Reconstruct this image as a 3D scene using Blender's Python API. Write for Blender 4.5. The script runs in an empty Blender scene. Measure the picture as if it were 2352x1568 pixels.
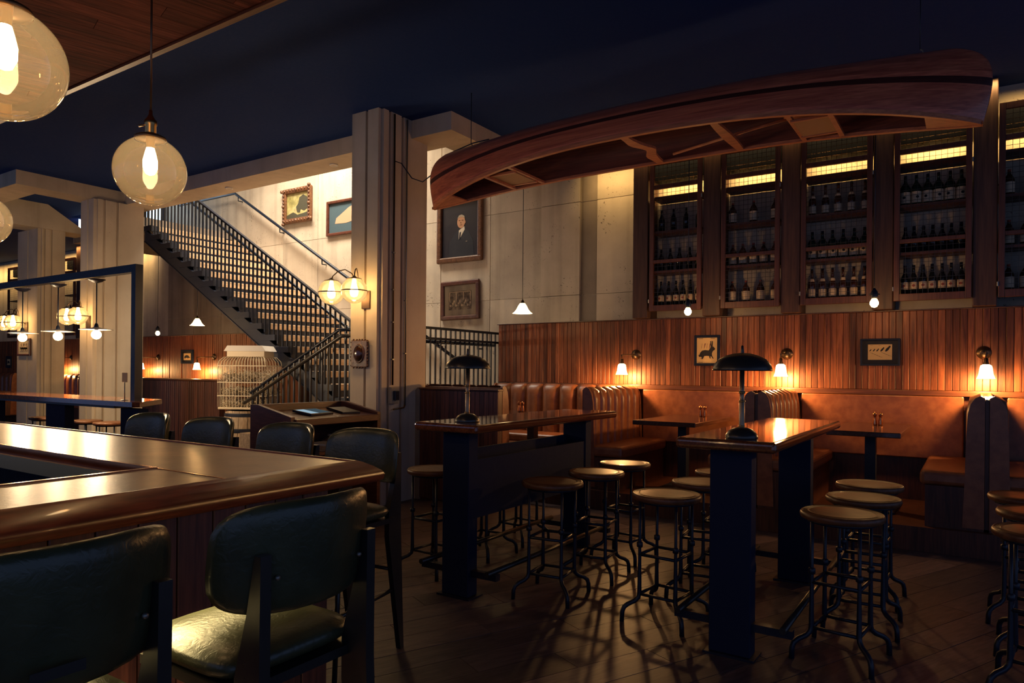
import bpy, bmesh, math, random
from mathutils import Vector, Matrix
random.seed(7)
PI = math.pi
R = math.radians
scn = bpy.context.scene
C = bpy.data.collections.new('pub'); scn.collection.children.link(C)

# ---------------------------------------------------------------- camera (photo is 2352 x 1568)
F, YAW, ROLL, CAMZ, HORY = 1610.0, R(33.4), R(.5), 1.45, 850.3
fw = Vector((-math.sin(YAW), math.cos(YAW), 0)); rt = Vector((math.cos(YAW), math.sin(YAW), 0)); up = Vector((0, 0, 1))
cr = rt*math.cos(ROLL)+up*math.sin(ROLL); cu = up*math.cos(ROLL)-rt*math.sin(ROLL)
cam = bpy.data.cameras.new('camera'); co = bpy.data.objects.new('camera', cam); C.objects.link(co)
m3 = Matrix((cr, cu, -fw)).transposed()
co.matrix_world = Matrix.Translation((0, 0, CAMZ)) @ m3.to_4x4()
cam.sensor_width = 36; cam.lens = F*36/2352; cam.shift_y = (HORY-784)/2352; cam.clip_start = .05; cam.clip_end = 200
scn.camera = co

# ---------------------------------------------------------------- world, exposure, large lights
w = bpy.data.worlds.new('dusk'); scn.world = w; w.use_nodes = True
bg = w.node_tree.nodes['Background']; bg.inputs[0].default_value = (.28, .42, .86, 1); bg.inputs[1].default_value = .46
vs = scn.view_settings; vs.view_transform = 'Standard'; vs.look = 'None'; vs.exposure = .1; vs.gamma = 1; vs.use_curve_mapping = False

WARM = (1, .50, .17); AMBER = (1, .62, .22); COOL = (1, .86, .68)
P_GLOBE, P_SCONCE, P_BULB, P_CONE, P_TWIN, P_DISC = 7, 52, 7, 2.5, 46, 62
P_COVE, P_BAND, P_STAIR, P_UNDERBAR = 22, 3, 280, 18

def lamp_point(loc, power, col, radius=.03, parent=None, name='lamp_light'):
    l = bpy.data.lights.new(name, 'POINT'); l.energy = power; l.color = col; l.shadow_soft_size = radius
    o = bpy.data.objects.new(name, l); o.location = loc; o.parent = parent; o['kind'] = 'helper'; C.objects.link(o); return o
def lamp_area(loc, sx, sy, power, col, direction, name='strip_light', xaxis=None, spread=PI):
    l = bpy.data.lights.new(name, 'AREA'); l.shape = 'RECTANGLE'; l.size = sx; l.size_y = sy; l.energy = power; l.color = col; l.spread = spread
    o = bpy.data.objects.new(name, l); C.objects.link(o); o['kind'] = 'helper'
    z = -Vector(direction).normalized(); x = Vector(xaxis or (1, 0, 0)); y = z.cross(x).normalized(); x = y.cross(z)
    o.matrix_world = Matrix.Translation(loc) @ Matrix((x, y, z)).transposed().to_4x4(); return o

# cove strip at the head of the back wall, stair light well, strip under the bar overhang
lamp_area((-1.4, 7.80, 4.19), 5.6, .03, P_COVE, AMBER, (0, 1, -1), spread=R(84))
lamp_area((-19.5, 7.80, 4.19), 10, .03, P_COVE*3, AMBER, (0, 1, -1), spread=R(84))
lamp_area((-8.9, 6.95, 6.4), 3.4, .9, P_STAIR, COOL, (-.2, .22, -1), spread=R(112))
lamp_area((-2.02, .6, .985), 1.9, .03, P_UNDERBAR, (1, .75, .32), (.45, 0, -1), xaxis=(0, 1, 0), spread=R(95))

# ---------------------------------------------------------------- materials
MAT = {}
def nodes(name):
    m = bpy.data.materials.new(name); m.use_nodes = True; MAT[name] = m
    nt = m.node_tree; return m, nt, nt.nodes['Principled BSDF']
def lk(nt, a, b): nt.links.new(a, b)
def plain(name, col, rough=.5, metal=0, spec=.5, coat=0):
    m, nt, p = nodes(name); p.inputs['Base Color'].default_value = (*col, 1); p.inputs['Roughness'].default_value = rough
    p.inputs['Metallic'].default_value = metal; p.inputs['Specular IOR Level'].default_value = spec; p.inputs['Coat Weight'].default_value = coat
    n = nt.nodes.new('ShaderNodeTexNoise'); n.inputs['Scale'].default_value = 35; n.inputs['Detail'].default_value = 4
    tc = nt.nodes.new('ShaderNodeTexCoord'); lk(nt, tc.outputs['Object'], n.inputs['Vector'])
    mr = nt.nodes.new('ShaderNodeMapRange'); mr.inputs['To Min'].default_value = max(.02, rough*.8); mr.inputs['To Max'].default_value = min(1, rough*1.2)
    lk(nt, n.outputs['Fac'], mr.inputs['Value']); lk(nt, mr.outputs['Result'], p.inputs['Roughness'])
    return m
def ramp(nt, stops):
    r = nt.nodes.new('ShaderNodeValToRGB'); e = r.color_ramp.elements
    while len(e) < len(stops): e.new(.5)
    for q, (pos, c) in zip(e, stops): q.position = pos; q.color = (*c, 1)
    return r
def mixrgb(nt, mode, fac, a, b):
    n = nt.nodes.new('ShaderNodeMix'); n.data_type = 'RGBA'; n.blend_type = mode
    for s, v in ((n.inputs[0], fac), (n.inputs[6], a), (n.inputs[7], b)):
        if hasattr(v, 'links'): lk(nt, v, s)
        elif isinstance(v, (int, float)): s.default_value = v
        else: s.default_value = (*v, 1)
    return n.outputs[2]
def wood(name, dark, light, rough=.4, scale=(25, 25, 1.2), rand=.55, coat=0, space='world', bump=.15, spec=.5):
    m, nt, p = nodes(name)
    if space == 'world': v = nt.nodes.new('ShaderNodeNewGeometry').outputs['Position']
    else: v = nt.nodes.new('ShaderNodeTexCoord').outputs['Object']
    oi = nt.nodes.new('ShaderNodeObjectInfo')
    off = nt.nodes.new('ShaderNodeVectorMath'); off.operation = 'MULTIPLY_ADD'
    cx = nt.nodes.new('ShaderNodeCombineXYZ')
    for i in range(3): lk(nt, oi.outputs['Random'], cx.inputs[i])
    lk(nt, cx.outputs[0], off.inputs[0]); off.inputs[1].default_value = (17, 23, 31); lk(nt, v, off.inputs[2])
    mp = nt.nodes.new('ShaderNodeMapping'); mp.inputs['Scale'].default_value = scale; lk(nt, off.outputs[0], mp.inputs['Vector'])
    n = nt.nodes.new('ShaderNodeTexNoise'); n.inputs['Scale'].default_value = 1; n.inputs['Detail'].default_value = 6; n.inputs['Roughness'].default_value = .62; n.inputs['Distortion'].default_value = 1.1
    lk(nt, mp.outputs[0], n.inputs['Vector'])
    n2 = nt.nodes.new('ShaderNodeTexNoise'); n2.inputs['Scale'].default_value = 4; n2.inputs['Detail'].default_value = 3; lk(nt, mp.outputs[0], n2.inputs['Vector'])
    r = ramp(nt, [(.3, dark), (.5, tuple((a+b)/2 for a, b in zip(dark, light))), (.7, light)]); lk(nt, n.outputs['Fac'], r.inputs[0])
    r2 = ramp(nt, [(.35, (.55, .5, .45)), (.6, (1, 1, 1))]); lk(nt, n2.outputs['Fac'], r2.inputs[0])
    c = mixrgb(nt, 'MULTIPLY', .6, r.outputs[0], r2.outputs[0])
    mr = nt.nodes.new('ShaderNodeMapRange'); mr.inputs['To Min'].default_value = 1-rand; mr.inputs['To Max'].default_value = 1+rand*.6; lk(nt, oi.outputs['Random'], mr.inputs['Value'])
    hs = nt.nodes.new('ShaderNodeHueSaturation'); lk(nt, mr.outputs[0], hs.inputs['Value']); lk(nt, c, hs.inputs['Color'])
    lk(nt, hs.outputs[0], p.inputs['Base Color'])
    p.inputs['Roughness'].default_value = rough; p.inputs['Coat Weight'].default_value = coat; p.inputs['Coat Roughness'].default_value = .06; p.inputs['Specular IOR Level'].default_value = spec
    if bump:
        b = nt.nodes.new('ShaderNodeBump'); b.inputs['Strength'].default_value = bump; b.inputs['Distance'].default_value = .004; lk(nt, n.outputs['Fac'], b.inputs['Height']); lk(nt, b.outputs[0], p.inputs['Normal'])
    return m
def concrete(name, a, b, pits=1, streak=.6):
    m, nt, p = nodes(name); pos = nt.nodes.new('ShaderNodeNewGeometry').outputs['Position']
    oi = nt.nodes.new('ShaderNodeObjectInfo')
    n = nt.nodes.new('ShaderNodeTexNoise'); n.inputs['Scale'].default_value = 1.6; n.inputs['Detail'].default_value = 8; n.inputs['Roughness'].default_value = .6; lk(nt, pos, n.inputs['Vector'])
    mp = nt.nodes.new('ShaderNodeMapping'); mp.inputs['Scale'].default_value = (7, 7, .35); lk(nt, pos, mp.inputs['Vector'])
    s = nt.nodes.new('ShaderNodeTexNoise'); s.inputs['Scale'].default_value = 1; s.inputs['Detail'].default_value = 5; lk(nt, mp.outputs[0], s.inputs['Vector'])
    r = ramp(nt, [(.3, a), (.7, b)]); lk(nt, n.outputs['Fac'], r.inputs[0])
    rs = ramp(nt, [(.3, (.5, .46, .42)), (.5, (.95, .93, .9)), (.7, (1.05, 1.03, 1))]); lk(nt, s.outputs['Fac'], rs.inputs[0])
    c = mixrgb(nt, 'MULTIPLY', streak, r.outputs[0], rs.outputs[0])
    vo = nt.nodes.new('ShaderNodeTexVoronoi'); vo.inputs['Scale'].default_value = 22; vo.inputs['Randomness'].default_value = 1
    n3 = nt.nodes.new('ShaderNodeTexNoise'); n3.inputs['Scale'].default_value = 2.2; n3.inputs['Detail'].default_value = 2; lk(nt, pos, n3.inputs['Vector'])
    wv = nt.nodes.new('ShaderNodeTexNoise'); wv.inputs['Scale'].default_value = 30; lk(nt, pos, wv.inputs['Vector'])
    ad = mixrgb(nt, 'LINEAR_LIGHT', .06, pos, wv.outputs['Color']); lk(nt, ad, vo.inputs['Vector'])
    mrr = nt.nodes.new('ShaderNodeMapRange'); mrr.inputs['From Min'].default_value = .45; mrr.inputs['From Max'].default_value = .7; mrr.inputs['To Min'].default_value = .03*pits; mrr.inputs['To Max'].default_value = .2*pits; lk(nt, n3.outputs['Fac'], mrr.inputs['Value'])
    lt = nt.nodes.new('ShaderNodeMath'); lt.operation = 'LESS_THAN'; lk(nt, vo.outputs['Distance'], lt.inputs[0]); lk(nt, mrr.outputs[0], lt.inputs[1])
    c2 = mixrgb(nt, 'MIX', lt.outputs[0], c, tuple(x*.28 for x in a))
    mr = nt.nodes.new('ShaderNodeMapRange'); mr.inputs['To Min'].default_value = .88; mr.inputs['To Max'].default_value = 1.1; lk(nt, oi.outputs['Random'], mr.inputs['Value'])
    hs = nt.nodes.new('ShaderNodeHueSaturation'); lk(nt, mr.outputs[0], hs.inputs['Value']); lk(nt, c2, hs.inputs['Color']); lk(nt, hs.outputs[0], p.inputs['Base Color'])
    p.inputs['Roughness'].default_value = .8; p.inputs['Specular IOR Level'].default_value = .25
    b = nt.nodes.new('ShaderNodeBump'); b.inputs['Strength'].default_value = .3; b.inputs['Distance'].default_value = .01; lk(nt, n.outputs['Fac'], b.inputs['Height']); lk(nt, b.outputs[0], p.inputs['Normal'])
    return m
def emit(name, col, strength):
    m = bpy.data.materials.new(name); m.use_nodes = True; MAT[name] = m; nt = m.node_tree; nt.nodes.clear()
    e = nt.nodes.new('ShaderNodeEmission'); e.inputs[0].default_value = (*col, 1); e.inputs[1].default_value = strength
    o = nt.nodes.new('ShaderNodeOutputMaterial'); lk(nt, e.outputs[0], o.inputs[0]); return m
def thin_glass(name, tint, haze=.08, gloss=.14, hazecol=(.9, .8, .65)):
    m = bpy.data.materials.new(name); m.use_nodes = True; MAT[name] = m; nt = m.node_tree; nt.nodes.clear()
    t = nt.nodes.new('ShaderNodeBsdfTransparent'); t.inputs[0].default_value = (*tint, 1)
    g = nt.nodes.new('ShaderNodeBsdfGlossy'); g.inputs['Roughness'].default_value = .03
    tr = nt.nodes.new('ShaderNodeBsdfTranslucent'); tr.inputs[0].default_value = (*hazecol, 1)
    a = nt.nodes.new('ShaderNodeMixShader'); a.inputs[0].default_value = haze; lk(nt, t.outputs[0], a.inputs[1]); lk(nt, tr.outputs[0], a.inputs[2])
    fr = nt.nodes.new('ShaderNodeLayerWeight'); fr.inputs[0].default_value = gloss
    b = nt.nodes.new('ShaderNodeMixShader'); lk(nt, fr.outputs['Fresnel'], b.inputs[0]); lk(nt, a.outputs[0], b.inputs[1]); lk(nt, g.outputs[0], b.inputs[2])
    o = nt.nodes.new('ShaderNodeOutputMaterial'); lk(nt, b.outputs[0], o.inputs[0]); return m
def leather(name, col, col2, rough=.35, bump=.12, scale=14):
    m, nt, p = nodes(name); v = nt.nodes.new('ShaderNodeNewGeometry').outputs['Position']
    n = nt.nodes.new('ShaderNodeTexNoise'); n.inputs['Scale'].default_value = scale; n.inputs['Detail'].default_value = 6; lk(nt, v, n.inputs['Vector'])
    r = ramp(nt, [(.35, col), (.68, col2)]); lk(nt, n.outputs['Fac'], r.inputs[0]); lk(nt, r.outputs[0], p.inputs['Base Color'])
    p.inputs['Roughness'].default_value = rough
    n2 = nt.nodes.new('ShaderNodeTexNoise'); n2.inputs['Scale'].default_value = scale*4; n2.inputs['Detail'].default_value = 4; n2.inputs['Distortion'].default_value = 1.5; lk(nt, v, n2.inputs['Vector'])
    b = nt.nodes.new('ShaderNodeBump'); b.inputs['Strength'].default_value = bump; b.inputs['Distance'].default_value = .006; lk(nt, n2.outputs['Fac'], b.inputs['Height']); lk(nt, b.outputs[0], p.inputs['Normal'])
    return m
def printed(name, cols, scale, rough=.6):
    m, nt, p = nodes(name); v = nt.nodes.new('ShaderNodeTexCoord').outputs['Object']
    n = nt.nodes.new('ShaderNodeTexNoise'); n.inputs['Scale'].default_value = scale; n.inputs['Detail'].default_value = 7; lk(nt, v, n.inputs['Vector'])
    r = ramp(nt, [(.3+.4*i/(len(cols)-1), c) for i, c in enumerate(cols)]); lk(nt, n.outputs['Fac'], r.inputs[0]); lk(nt, r.outputs[0], p.inputs['Base Color']); p.inputs['Roughness'].default_value = rough
    return m

concrete('concrete', (.42, .35, .27), (.58, .50, .39), 1.25, .4)
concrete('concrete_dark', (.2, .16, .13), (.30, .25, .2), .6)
concrete('column_concrete', (.46, .37, .27), (.58, .48, .36), .45, .25)
plain('gap', (.06, .05, .04), .9)
plain('ceiling_paint', (.014, .038, .16), .85, spec=.1)
plain('black_steel', (.010, .013, .026), .40, spec=.45)
plain('blue_steel', (.005, .009, .020), .36, spec=.35)
plain('black_wood', (.014, .020, .044), .7, spec=.08)
plain('dark_void', (.006, .007, .012), .9, spec=.1)
wood('slat_wood', (.075, .018, .010), (.34, .11, .042), .48, (30, 30, 1.6), .5, spec=.35)
wood('ledge_wood', (.09, .026, .011), (.22, .075, .03), .4, (1.5, 30, 30), .2)
wood('panel_wood', (.05, .016, .010), (.17, .055, .028), .42, (30, 30, 1.6), .45)
wood('post_wood', (.055, .022, .014), (.13, .058, .032), .55, (18, 18, .9), .25)
wood('door_wood', (.07, .022, .012), (.15, .05, .026), .45, (25, 25, 1.2), .2)
wood('table_wood', (.09, .022, .008), (.27, .078, .025), .10, (22, 1.2, 22), .15, coat=.4, bump=.05)
wood('booth_table_wood', (.035, .014, .01), (.09, .035, .02), .22, (20, 1.2, 20), .15, coat=.3, bump=.05)
wood('rail_wood', (.13, .034, .016), (.28, .078, .034), .34, (3, 3, 30), .1, coat=.12, bump=.05)
wood('host_wood', (.08, .024, .012), (.19, .06, .028), .3, (3, 3, 25), .2, coat=.3, bump=.05)
wood('ceiling_wood', (.07, .014, .009), (.24, .062, .034), .85, (1.6, 18, 14), .35, space='object', bump=.05, spec=.1)
wood('stool_wood', (.10, .036, .016), (.24, .09, .036), .42, (4, 16, 16), .25, coat=.05, space='object', bump=.06, spec=.35)
wood('tread_wood', (.45, .30, .17), (.70, .50, .32), .5, (20, 1.2, 20), .15, bump=.05)
wood('floor_wood', (.068, .046, .050), (.16, .105, .10), .45, (3, 26, 10), .35, space='object', bump=.08, spec=.35)
wood('picture_frame_wood', (.05, .016, .01), (.13, .04, .02), .35, (20, 20, 20), .2)
wood('gilt', (.07, .026, .012), (.22, .095, .038), .35, (26, 26, 26), .1, bump=.6)
wood('barrel_wood', (.36, .24, .14), (.62, .46, .30), .6, (22, 22, 1.2), .25)
leather('brown_leather', (.18, .056, .023), (.26, .092, .038), .36)
leather('green_leather', (.038, .040, .018), (.062, .064, .030), .30, .25, 9)
leather('bar_inlay', (.15, .082, .040), (.25, .14, .068), .30, .10, 6)
plain('brass', (.42, .24, .08), .3, 1)
plain('copper', (.55, .22, .09), .22, 1)
plain('dull_bronze', (.10, .06, .035), .32, .8)
plain('bronze_stem', (.26, .17, .10), .32, .75)
plain('gunmetal', (.055, .05, .045), .30, .6)
plain('steel_grey', (.30, .28, .24), .45, .8)
plain('white_paint', (.75, .70, .62), .5)
plain('cream_wire', (.75, .62, .42), .45)
plain('cream_paper', (.78, .52, .22), .7)
plain('label_paper', (.70, .52, .33), .7)
plain('red_label', (.35, .08, .05), .6)
plain('ink', (.012, .010, .012), .7)
plain('bottle_dark', (.010, .011, .012), .12)
plain('bottle_brown', (.05, .018, .008), .12)
plain('bottle_green', (.010, .022, .014), .12)
plain('mat_board', (.36, .29, .2), .8)
plain('skin_paint', (.48, .24, .12), .6)
plain('shirt_paint', (.6, .52, .4), .6)
plain('portrait_ground', (.012, .010, .016), .4)
plain('suit_paint', (.005, .006, .013), .5)
printed('landscape_paint', [(.06, .05, .02), (.25, .22, .07), (.42, .36, .16), (.16, .13, .06)], 5)
plain('tree_paint', (.05, .045, .025), .6)
plain('sea_paint', (.04, .07, .085), .6)
plain('sand_paint', (.40, .25, .15), .6)
printed('photo_paint', [(.05, .03, .02), (.2, .14, .08), (.4, .3, .2)], 26)
printed('straw', [(.25, .17, .09), (.75, .62, .42), (.95, .9, .8)], 40)
plain('cane', (.34, .17, .08), .6)
wood('hull_wood', (.36, .072, .040), (.70, .20, .095), .30, (.7, 9, 30), .4, coat=.3, bump=.03)
wood('stripe_wood', (.05, .012, .008), (.09, .022, .012), .3, (.7, 9, 30), .1, coat=.3, bump=.03)
wood('gunwale_wood', (.42, .12, .055), (.68, .24, .10), .4, (1, 20, 20), .1, bump=.05)
wood('hull_inside_wood', (.13, .032, .02), (.28, .075, .042), .5, (.7, 9, 30), .1, bump=.03)
emit('bulb_glow', (1, .62, .25), 45)
emit('shade_glow', (1, .60, .22), 22)
emit('cone_glow', (1, .66, .28), 12)
emit('filament_glow', (1, .70, .36), 55)
emit('window_glow', (.62, .80, 1), 3.0)
emit('screen_glow', (.30, .45, .55), .9)
emit('screen_dim', (.045, .07, .085), .9)
emit('well_glow', (1, .86, .68), 8)
thin_glass('globe_glass', (.92, .87, .80), .055, .3)
thin_glass('clear_globe', (.97, .95, .92), .14, .25)
thin_glass('frame_glass', (.97, .97, .97), .0, .08)

# ---------------------------------------------------------------- geometry helpers
def NB(): return bmesh.new()
def bx(bm, x0, x1, y0, y1, z0, z1):
    v = [bm.verts.new((x, y, z)) for x in (x0, x1) for y in (y0, y1) for z in (z0, z1)]
    for f in ((0, 1, 3, 2), (4, 6, 7, 5), (0, 4, 5, 1), (2, 3, 7, 6), (0, 2, 6, 4), (1, 5, 7, 3)): bm.faces.new([v[i] for i in f])
    return bm
def rbx(bm, x0, x1, y0, y1, z0, z1, r=.01, seg=2):
    t = NB(); bx(t, x0, x1, y0, y1, z0, z1); bmesh.ops.bevel(t, geom=list(t.edges), offset=r, segments=seg, affect='EDGES', profile=.5)
    return merge(bm, t)
def merge(bm, t, M=None):
    if M is not None: bmesh.ops.transform(t, matrix=M, verts=t.verts)
    mp = {v: bm.verts.new(v.co) for v in t.verts}
    for f in t.faces:
        nf = bm.faces.new([mp[v] for v in f.verts]); nf.smooth = f.smooth
    t.free(); return bm
def tube(bm, pts, r, seg=8, caps=True):
    pts = [Vector(p) for p in pts]; rs = r if isinstance(r, (list, tuple)) else [r]*len(pts)
    rings = []; n = None
    for i, p in enumerate(pts):
        d = (pts[min(i+1, len(pts)-1)]-pts[max(i-1, 0)]).normalized()
        if n is None:
            a = Vector((0, 0, 1)) if abs(d.z) < .9 else Vector((1, 0, 0)); n = d.cross(a).normalized()
        else: n = (n-d*n.dot(d)).normalized()
        b = d.cross(n)
        rings.append([bm.verts.new(p+(n*math.cos(2*PI*k/seg)+b*math.sin(2*PI*k/seg))*rs[i]) for k in range(seg)])
    for a, b in zip(rings, rings[1:]):
        for k in range(seg):
            f = bm.faces.new((a[k], a[(k+1) % seg], b[(k+1) % seg], b[k])); f.smooth = True
    if caps: bm.faces.new(rings[0][::-1]); bm.faces.new(rings[-1])
    return bm
def lathe(bm, prof, seg=24, c=(0, 0, 0), smooth=True, axis='z'):
    rings = []
    def P(r, z, a):
        q = (r*math.cos(a), r*math.sin(a), z)
        if axis == 'y': q = (q[0], q[2], q[1])
        return (q[0]+c[0], q[1]+c[1], q[2]+c[2])
    for r, z in prof:
        rings.append([bm.verts.new(P(0, z, 0))] if r < 1e-6 else [bm.verts.new(P(r, z, 2*PI*k/seg)) for k in range(seg)])
    for a, b in zip(rings, rings[1:]):
        for k in range(seg):
            k2 = (k+1) % seg
            if len(a) == 1 and len(b) == 1: continue
            vs_ = (a[0], b[k2], b[k]) if len(a) == 1 else ((a[k], a[k2], b[0]) if len(b) == 1 else (a[k], a[k2], b[k2], b[k]))
            f = bm.faces.new(vs_); f.smooth = smooth
    return bm
def prism(bm, pts, z0, z1, plane='xy'):
    def P(a, b, h): return {'xy': (a, b, h), 'xz': (a, h, b), 'yz': (h, a, b)}[plane]
    A = [bm.verts.new(P(a, b, z0)) for a, b in pts]; B = [bm.verts.new(P(a, b, z1)) for a, b in pts]
    bm.faces.new(A[::-1]); bm.faces.new(B); n = len(pts)
    for i in range(n): bm.faces.new((A[i], A[(i+1) % n], B[(i+1) % n], B[i]))
    return bm
def cushion(bm, W, H, T, n=5, bend=None, N=10, tilt=0):
    """rounded pad in the xz plane, thickness along y"""
    def ring(sgn):
        g = []
        for i in range(N+1):
            row = []
            for j in range(N+1):
                u, v = 2*i/N-1, 2*j/N-1; u = math.sin(u*PI/2); v = math.sin(v*PI/2)
                r = max(abs(u), abs(v)); q = (abs(u)**n+abs(v)**n)**(1/n) if r > 0 else 1
                s = r/q if r > 0 else 1; x, z = u*s*W/2, v*s*H/2
                y = sgn*T/2*math.sqrt(max(0, 1-min(1, r)**6))+(bend(x, z) if bend else 0)
                row.append(bm.verts.new((x, y, z)))
            g.append(row)
        return g
    for sgn in (1, -1):
        g = ring(sgn)
        for i in range(N):
            for j in range(N):
                q = (g[i][j], g[i+1][j], g[i+1][j+1], g[i][j+1]); f = bm.faces.new(q if sgn < 0 else q[::-1]); f.smooth = True
    bmesh.ops.remove_doubles(bm, verts=bm.verts, dist=1e-5)
    return bm
def sphere(bm, c, r, seg=24, rings=16, z0=-1, z1=1):
    return lathe(bm, [(r*math.sin(a), r*math.cos(a)) for a in [PI*(1-(i/rings)) for i in range(rings+1)] if z0 <= math.cos(a) <= z1], seg, c)
def obj(name, bm, mat, parent=None, label=None, kind=None, smooth=None):
    bmesh.ops.recalc_face_normals(bm, faces=bm.faces)
    me = bpy.data.meshes.new(name); bm.to_mesh(me); bm.free()
    me.materials.append(MAT[mat]); o = bpy.data.objects.new(name, me); C.objects.link(o); o.parent = parent
    if label: o['label'] = label
    if kind: o['kind'] = kind
    return o
def inst(name, src, parent, loc=(0, 0, 0), rz=0):
    o = src.copy(); o.name = name; C.objects.link(o); o.parent = parent; o.location = loc; o.rotation_euler = (0, 0, rz); return o
def tag(o, label, cat, group=None, kind=None):
    o['label'] = label; o['category'] = cat
    if group: o['group'] = group
    if kind: o['kind'] = kind
    return o
def thing(name, label, cat, loc=(0, 0, 0), rz=0, group=None):
    o = bpy.data.objects.new(name, None); o.empty_display_size = .1; C.objects.link(o); o.location = loc; o.rotation_euler = (0, 0, rz); return tag(o, label, cat, group)
def dup(root, loc, rz=0, label=None, group=None):
    r = root.copy(); C.objects.link(r); r.location = loc; r.rotation_euler = (0, 0, rz)
    if label: r['label'] = label
    if group: r['group'] = group
    for ch in list(root.children):
        c = ch.copy(); C.objects.link(c); c.parent = r
        for g in list(ch.children):
            d = g.copy(); C.objects.link(d); d.parent = c
    return r
def struct(name, bm, mat, parent=None, label=None, cat=None):
    o = obj(name, bm, mat, parent); o['kind'] = 'structure'
    if label: o['label'] = label
    if cat: o['category'] = cat
    return o
def clip(poly, x0, x1, y0, y1):
    for ax, lim, sg in ((0, x0, 1), (0, x1, -1), (1, y0, 1), (1, y1, -1)):
        out = []
        for i in range(len(poly)):
            a, b = poly[i], poly[(i+1) % len(poly)]; ia = sg*(a[ax]-lim) >= 0; ib = sg*(b[ax]-lim) >= 0
            if ia: out.append(a)
            if ia != ib:
                t = (lim-a[ax])/(b[ax]-a[ax]); out.append((a[0]+(b[0]-a[0])*t, a[1]+(b[1]-a[1])*t))
        poly = out
        if len(poly) < 3: return None
    return poly
def boards(parent, name, mat, x0, x1, y0, y1, ang, wd, ln, z0, z1, gap=.004):
    d = Vector((math.sin(ang), math.cos(ang))); e = Vector((d.y, -d.x)); cx, cy = (x0+x1)/2, (y0+y1)/2
    L = math.hypot(x1-x0, y1-y0)/2+ln; nr = int(L/wd)+1; nc = int(L/ln)+1
    for i in range(-nr, nr):
        for j in range(-nc, nc):
            o = ((i*.37) % 1)*ln; u0, u1 = j*ln+o+gap/2, (j+1)*ln+o-gap/2; v0, v1 = i*wd+gap/2, (i+1)*wd-gap/2
            P = clip([(cx+d.x*u+e.x*v, cy+d.y*u+e.y*v) for u, v in ((u0, v0), (u1, v0), (u1, v1), (u0, v1))], x0, x1, y0, y1)
            if not P: continue
            a = sum(P[k][0]*P[(k+1) % len(P)][1]-P[(k+1) % len(P)][0]*P[k][1] for k in range(len(P)))/2
            if abs(a) < .01: continue
            mx, my = sum(p[0] for p in P)/len(P), sum(p[1] for p in P)/len(P)
            rot = Matrix.Rotation(-(PI/2-ang), 2)
            Q = [tuple(rot @ Vector((p[0]-mx, p[1]-my))) for p in P]
            zz = random.uniform(0, .0012)
            q = obj(name, prism(NB(), Q, z0, z1+zz), mat, parent); q.location = (mx, my, 0); q.rotation_euler = (0, 0, PI/2-ang)
SL = lambda a, b, t: a+(b-a)*t

# ---------------------------------------------------------------- room shell
floor = struct('floor', bx(NB(), -27, 6, -4, 9, -.15, -.012), 'gap', label='brown wood-look plank floor', cat='floor')
boards(floor, 'plank', 'floor_wood', -4.6, 1.3, 1.2, 6.6, R(25), .2, 1.2, -.012, 0)
fs = obj('plank_field', NB(), 'floor_wood', floor)
_b = NB(); bx(_b, -27, -4.61, -4, 9, -.012, 0); bx(_b, -4.59, 6, -4, 1.19, -.012, 0); bx(_b, 1.31, 6, 1.2, 9, -.012, 0); bx(_b, -4.59, 1.3, 6.61, 9, -.012, 0)
_b.to_mesh(fs.data); _b.free()
platform = struct('floor_platform', bx(NB(), -5.45, 3, 6.62, 8.2, .001, .2), 'panel_wood', label='raised dark wood platform under the booths', cat='platform')

ceil = NB()
bx(ceil, -27, 6, -4, 6.33, 4.22, 4.4); bx(ceil, -5.1, 6, 6.33, 8.6, 4.22, 4.4); bx(ceil, -27, -14, 6.33, 8.6, 4.22, 4.4)
struct('ceiling', ceil, 'ceiling_paint', label='high ceiling painted dark navy', cat='ceiling')

wall = struct('wall_back', bx(NB(), -27, 6, 8.21, 8.5, 0, 6.6), 'concrete', label='board-formed bare concrete wall with pits and form seams', cat='wall')
# form panels of the concrete, seams recessed
xs = [-13.96+.907*k for k in range(11)]; zs = [.01, 1.23, 2.45, 3.67, 4.89, 6.1]
for i in range(len(xs)-1):
    for j in range(len(zs)-1):
        if xs[i] > -5.5 and zs[j+1] > 5: continue
        obj('panel', rbx(NB(), xs[i]+.004, xs[i+1]-.004, 8.2, 8.215, zs[j]+.003, zs[j+1]-.003, .002, 1), 'concrete_dark' if (xs[i+1] < -11.1 and zs[j] < 3.6) or (xs[i+1] < -9.4 and zs[j] < 2.4) else 'concrete', wall)  # panels under the stairs get darker concrete, shade put into the colour
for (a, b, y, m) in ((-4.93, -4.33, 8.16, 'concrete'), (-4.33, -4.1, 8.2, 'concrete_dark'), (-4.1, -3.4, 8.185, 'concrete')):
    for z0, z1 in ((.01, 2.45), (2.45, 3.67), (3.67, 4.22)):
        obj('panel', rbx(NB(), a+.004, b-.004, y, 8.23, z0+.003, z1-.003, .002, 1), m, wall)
struct('wall_stairwell', bx(bx(NB(), -14, -5.1, 6.33, 6.4, 4.4, 6.6), -5.1, -5.0, 6.33, 8.3, 4.4, 6.6), 'concrete')
struct('ceiling_stairwell', bx(NB(), -14.2, -5, 6.33, 8.4, 6.6, 6.7), 'white_paint')
struct('wall_left', bx(NB(), -27.2, -27, -4, 8.5, 0, 4.4), 'concrete_dark')
up_floor = struct('floor_upper', bx(NB(), -14.1, -11.75, 6.42, 8.2, 3.75, 3.99), 'concrete_dark')
win = struct('window_1', bx(NB(), -14.12, -14.08, 6.45, 8.15, 4.3, 6.3), 'black_steel', label='daylit window at the head of the stairs', cat='window')
for k in range(3): obj('pane', bx(NB(), -14.07, -14.06, 6.5+.55*k, 7.0+.55*k, 4.0, 6.2), 'window_glow', win)

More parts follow.
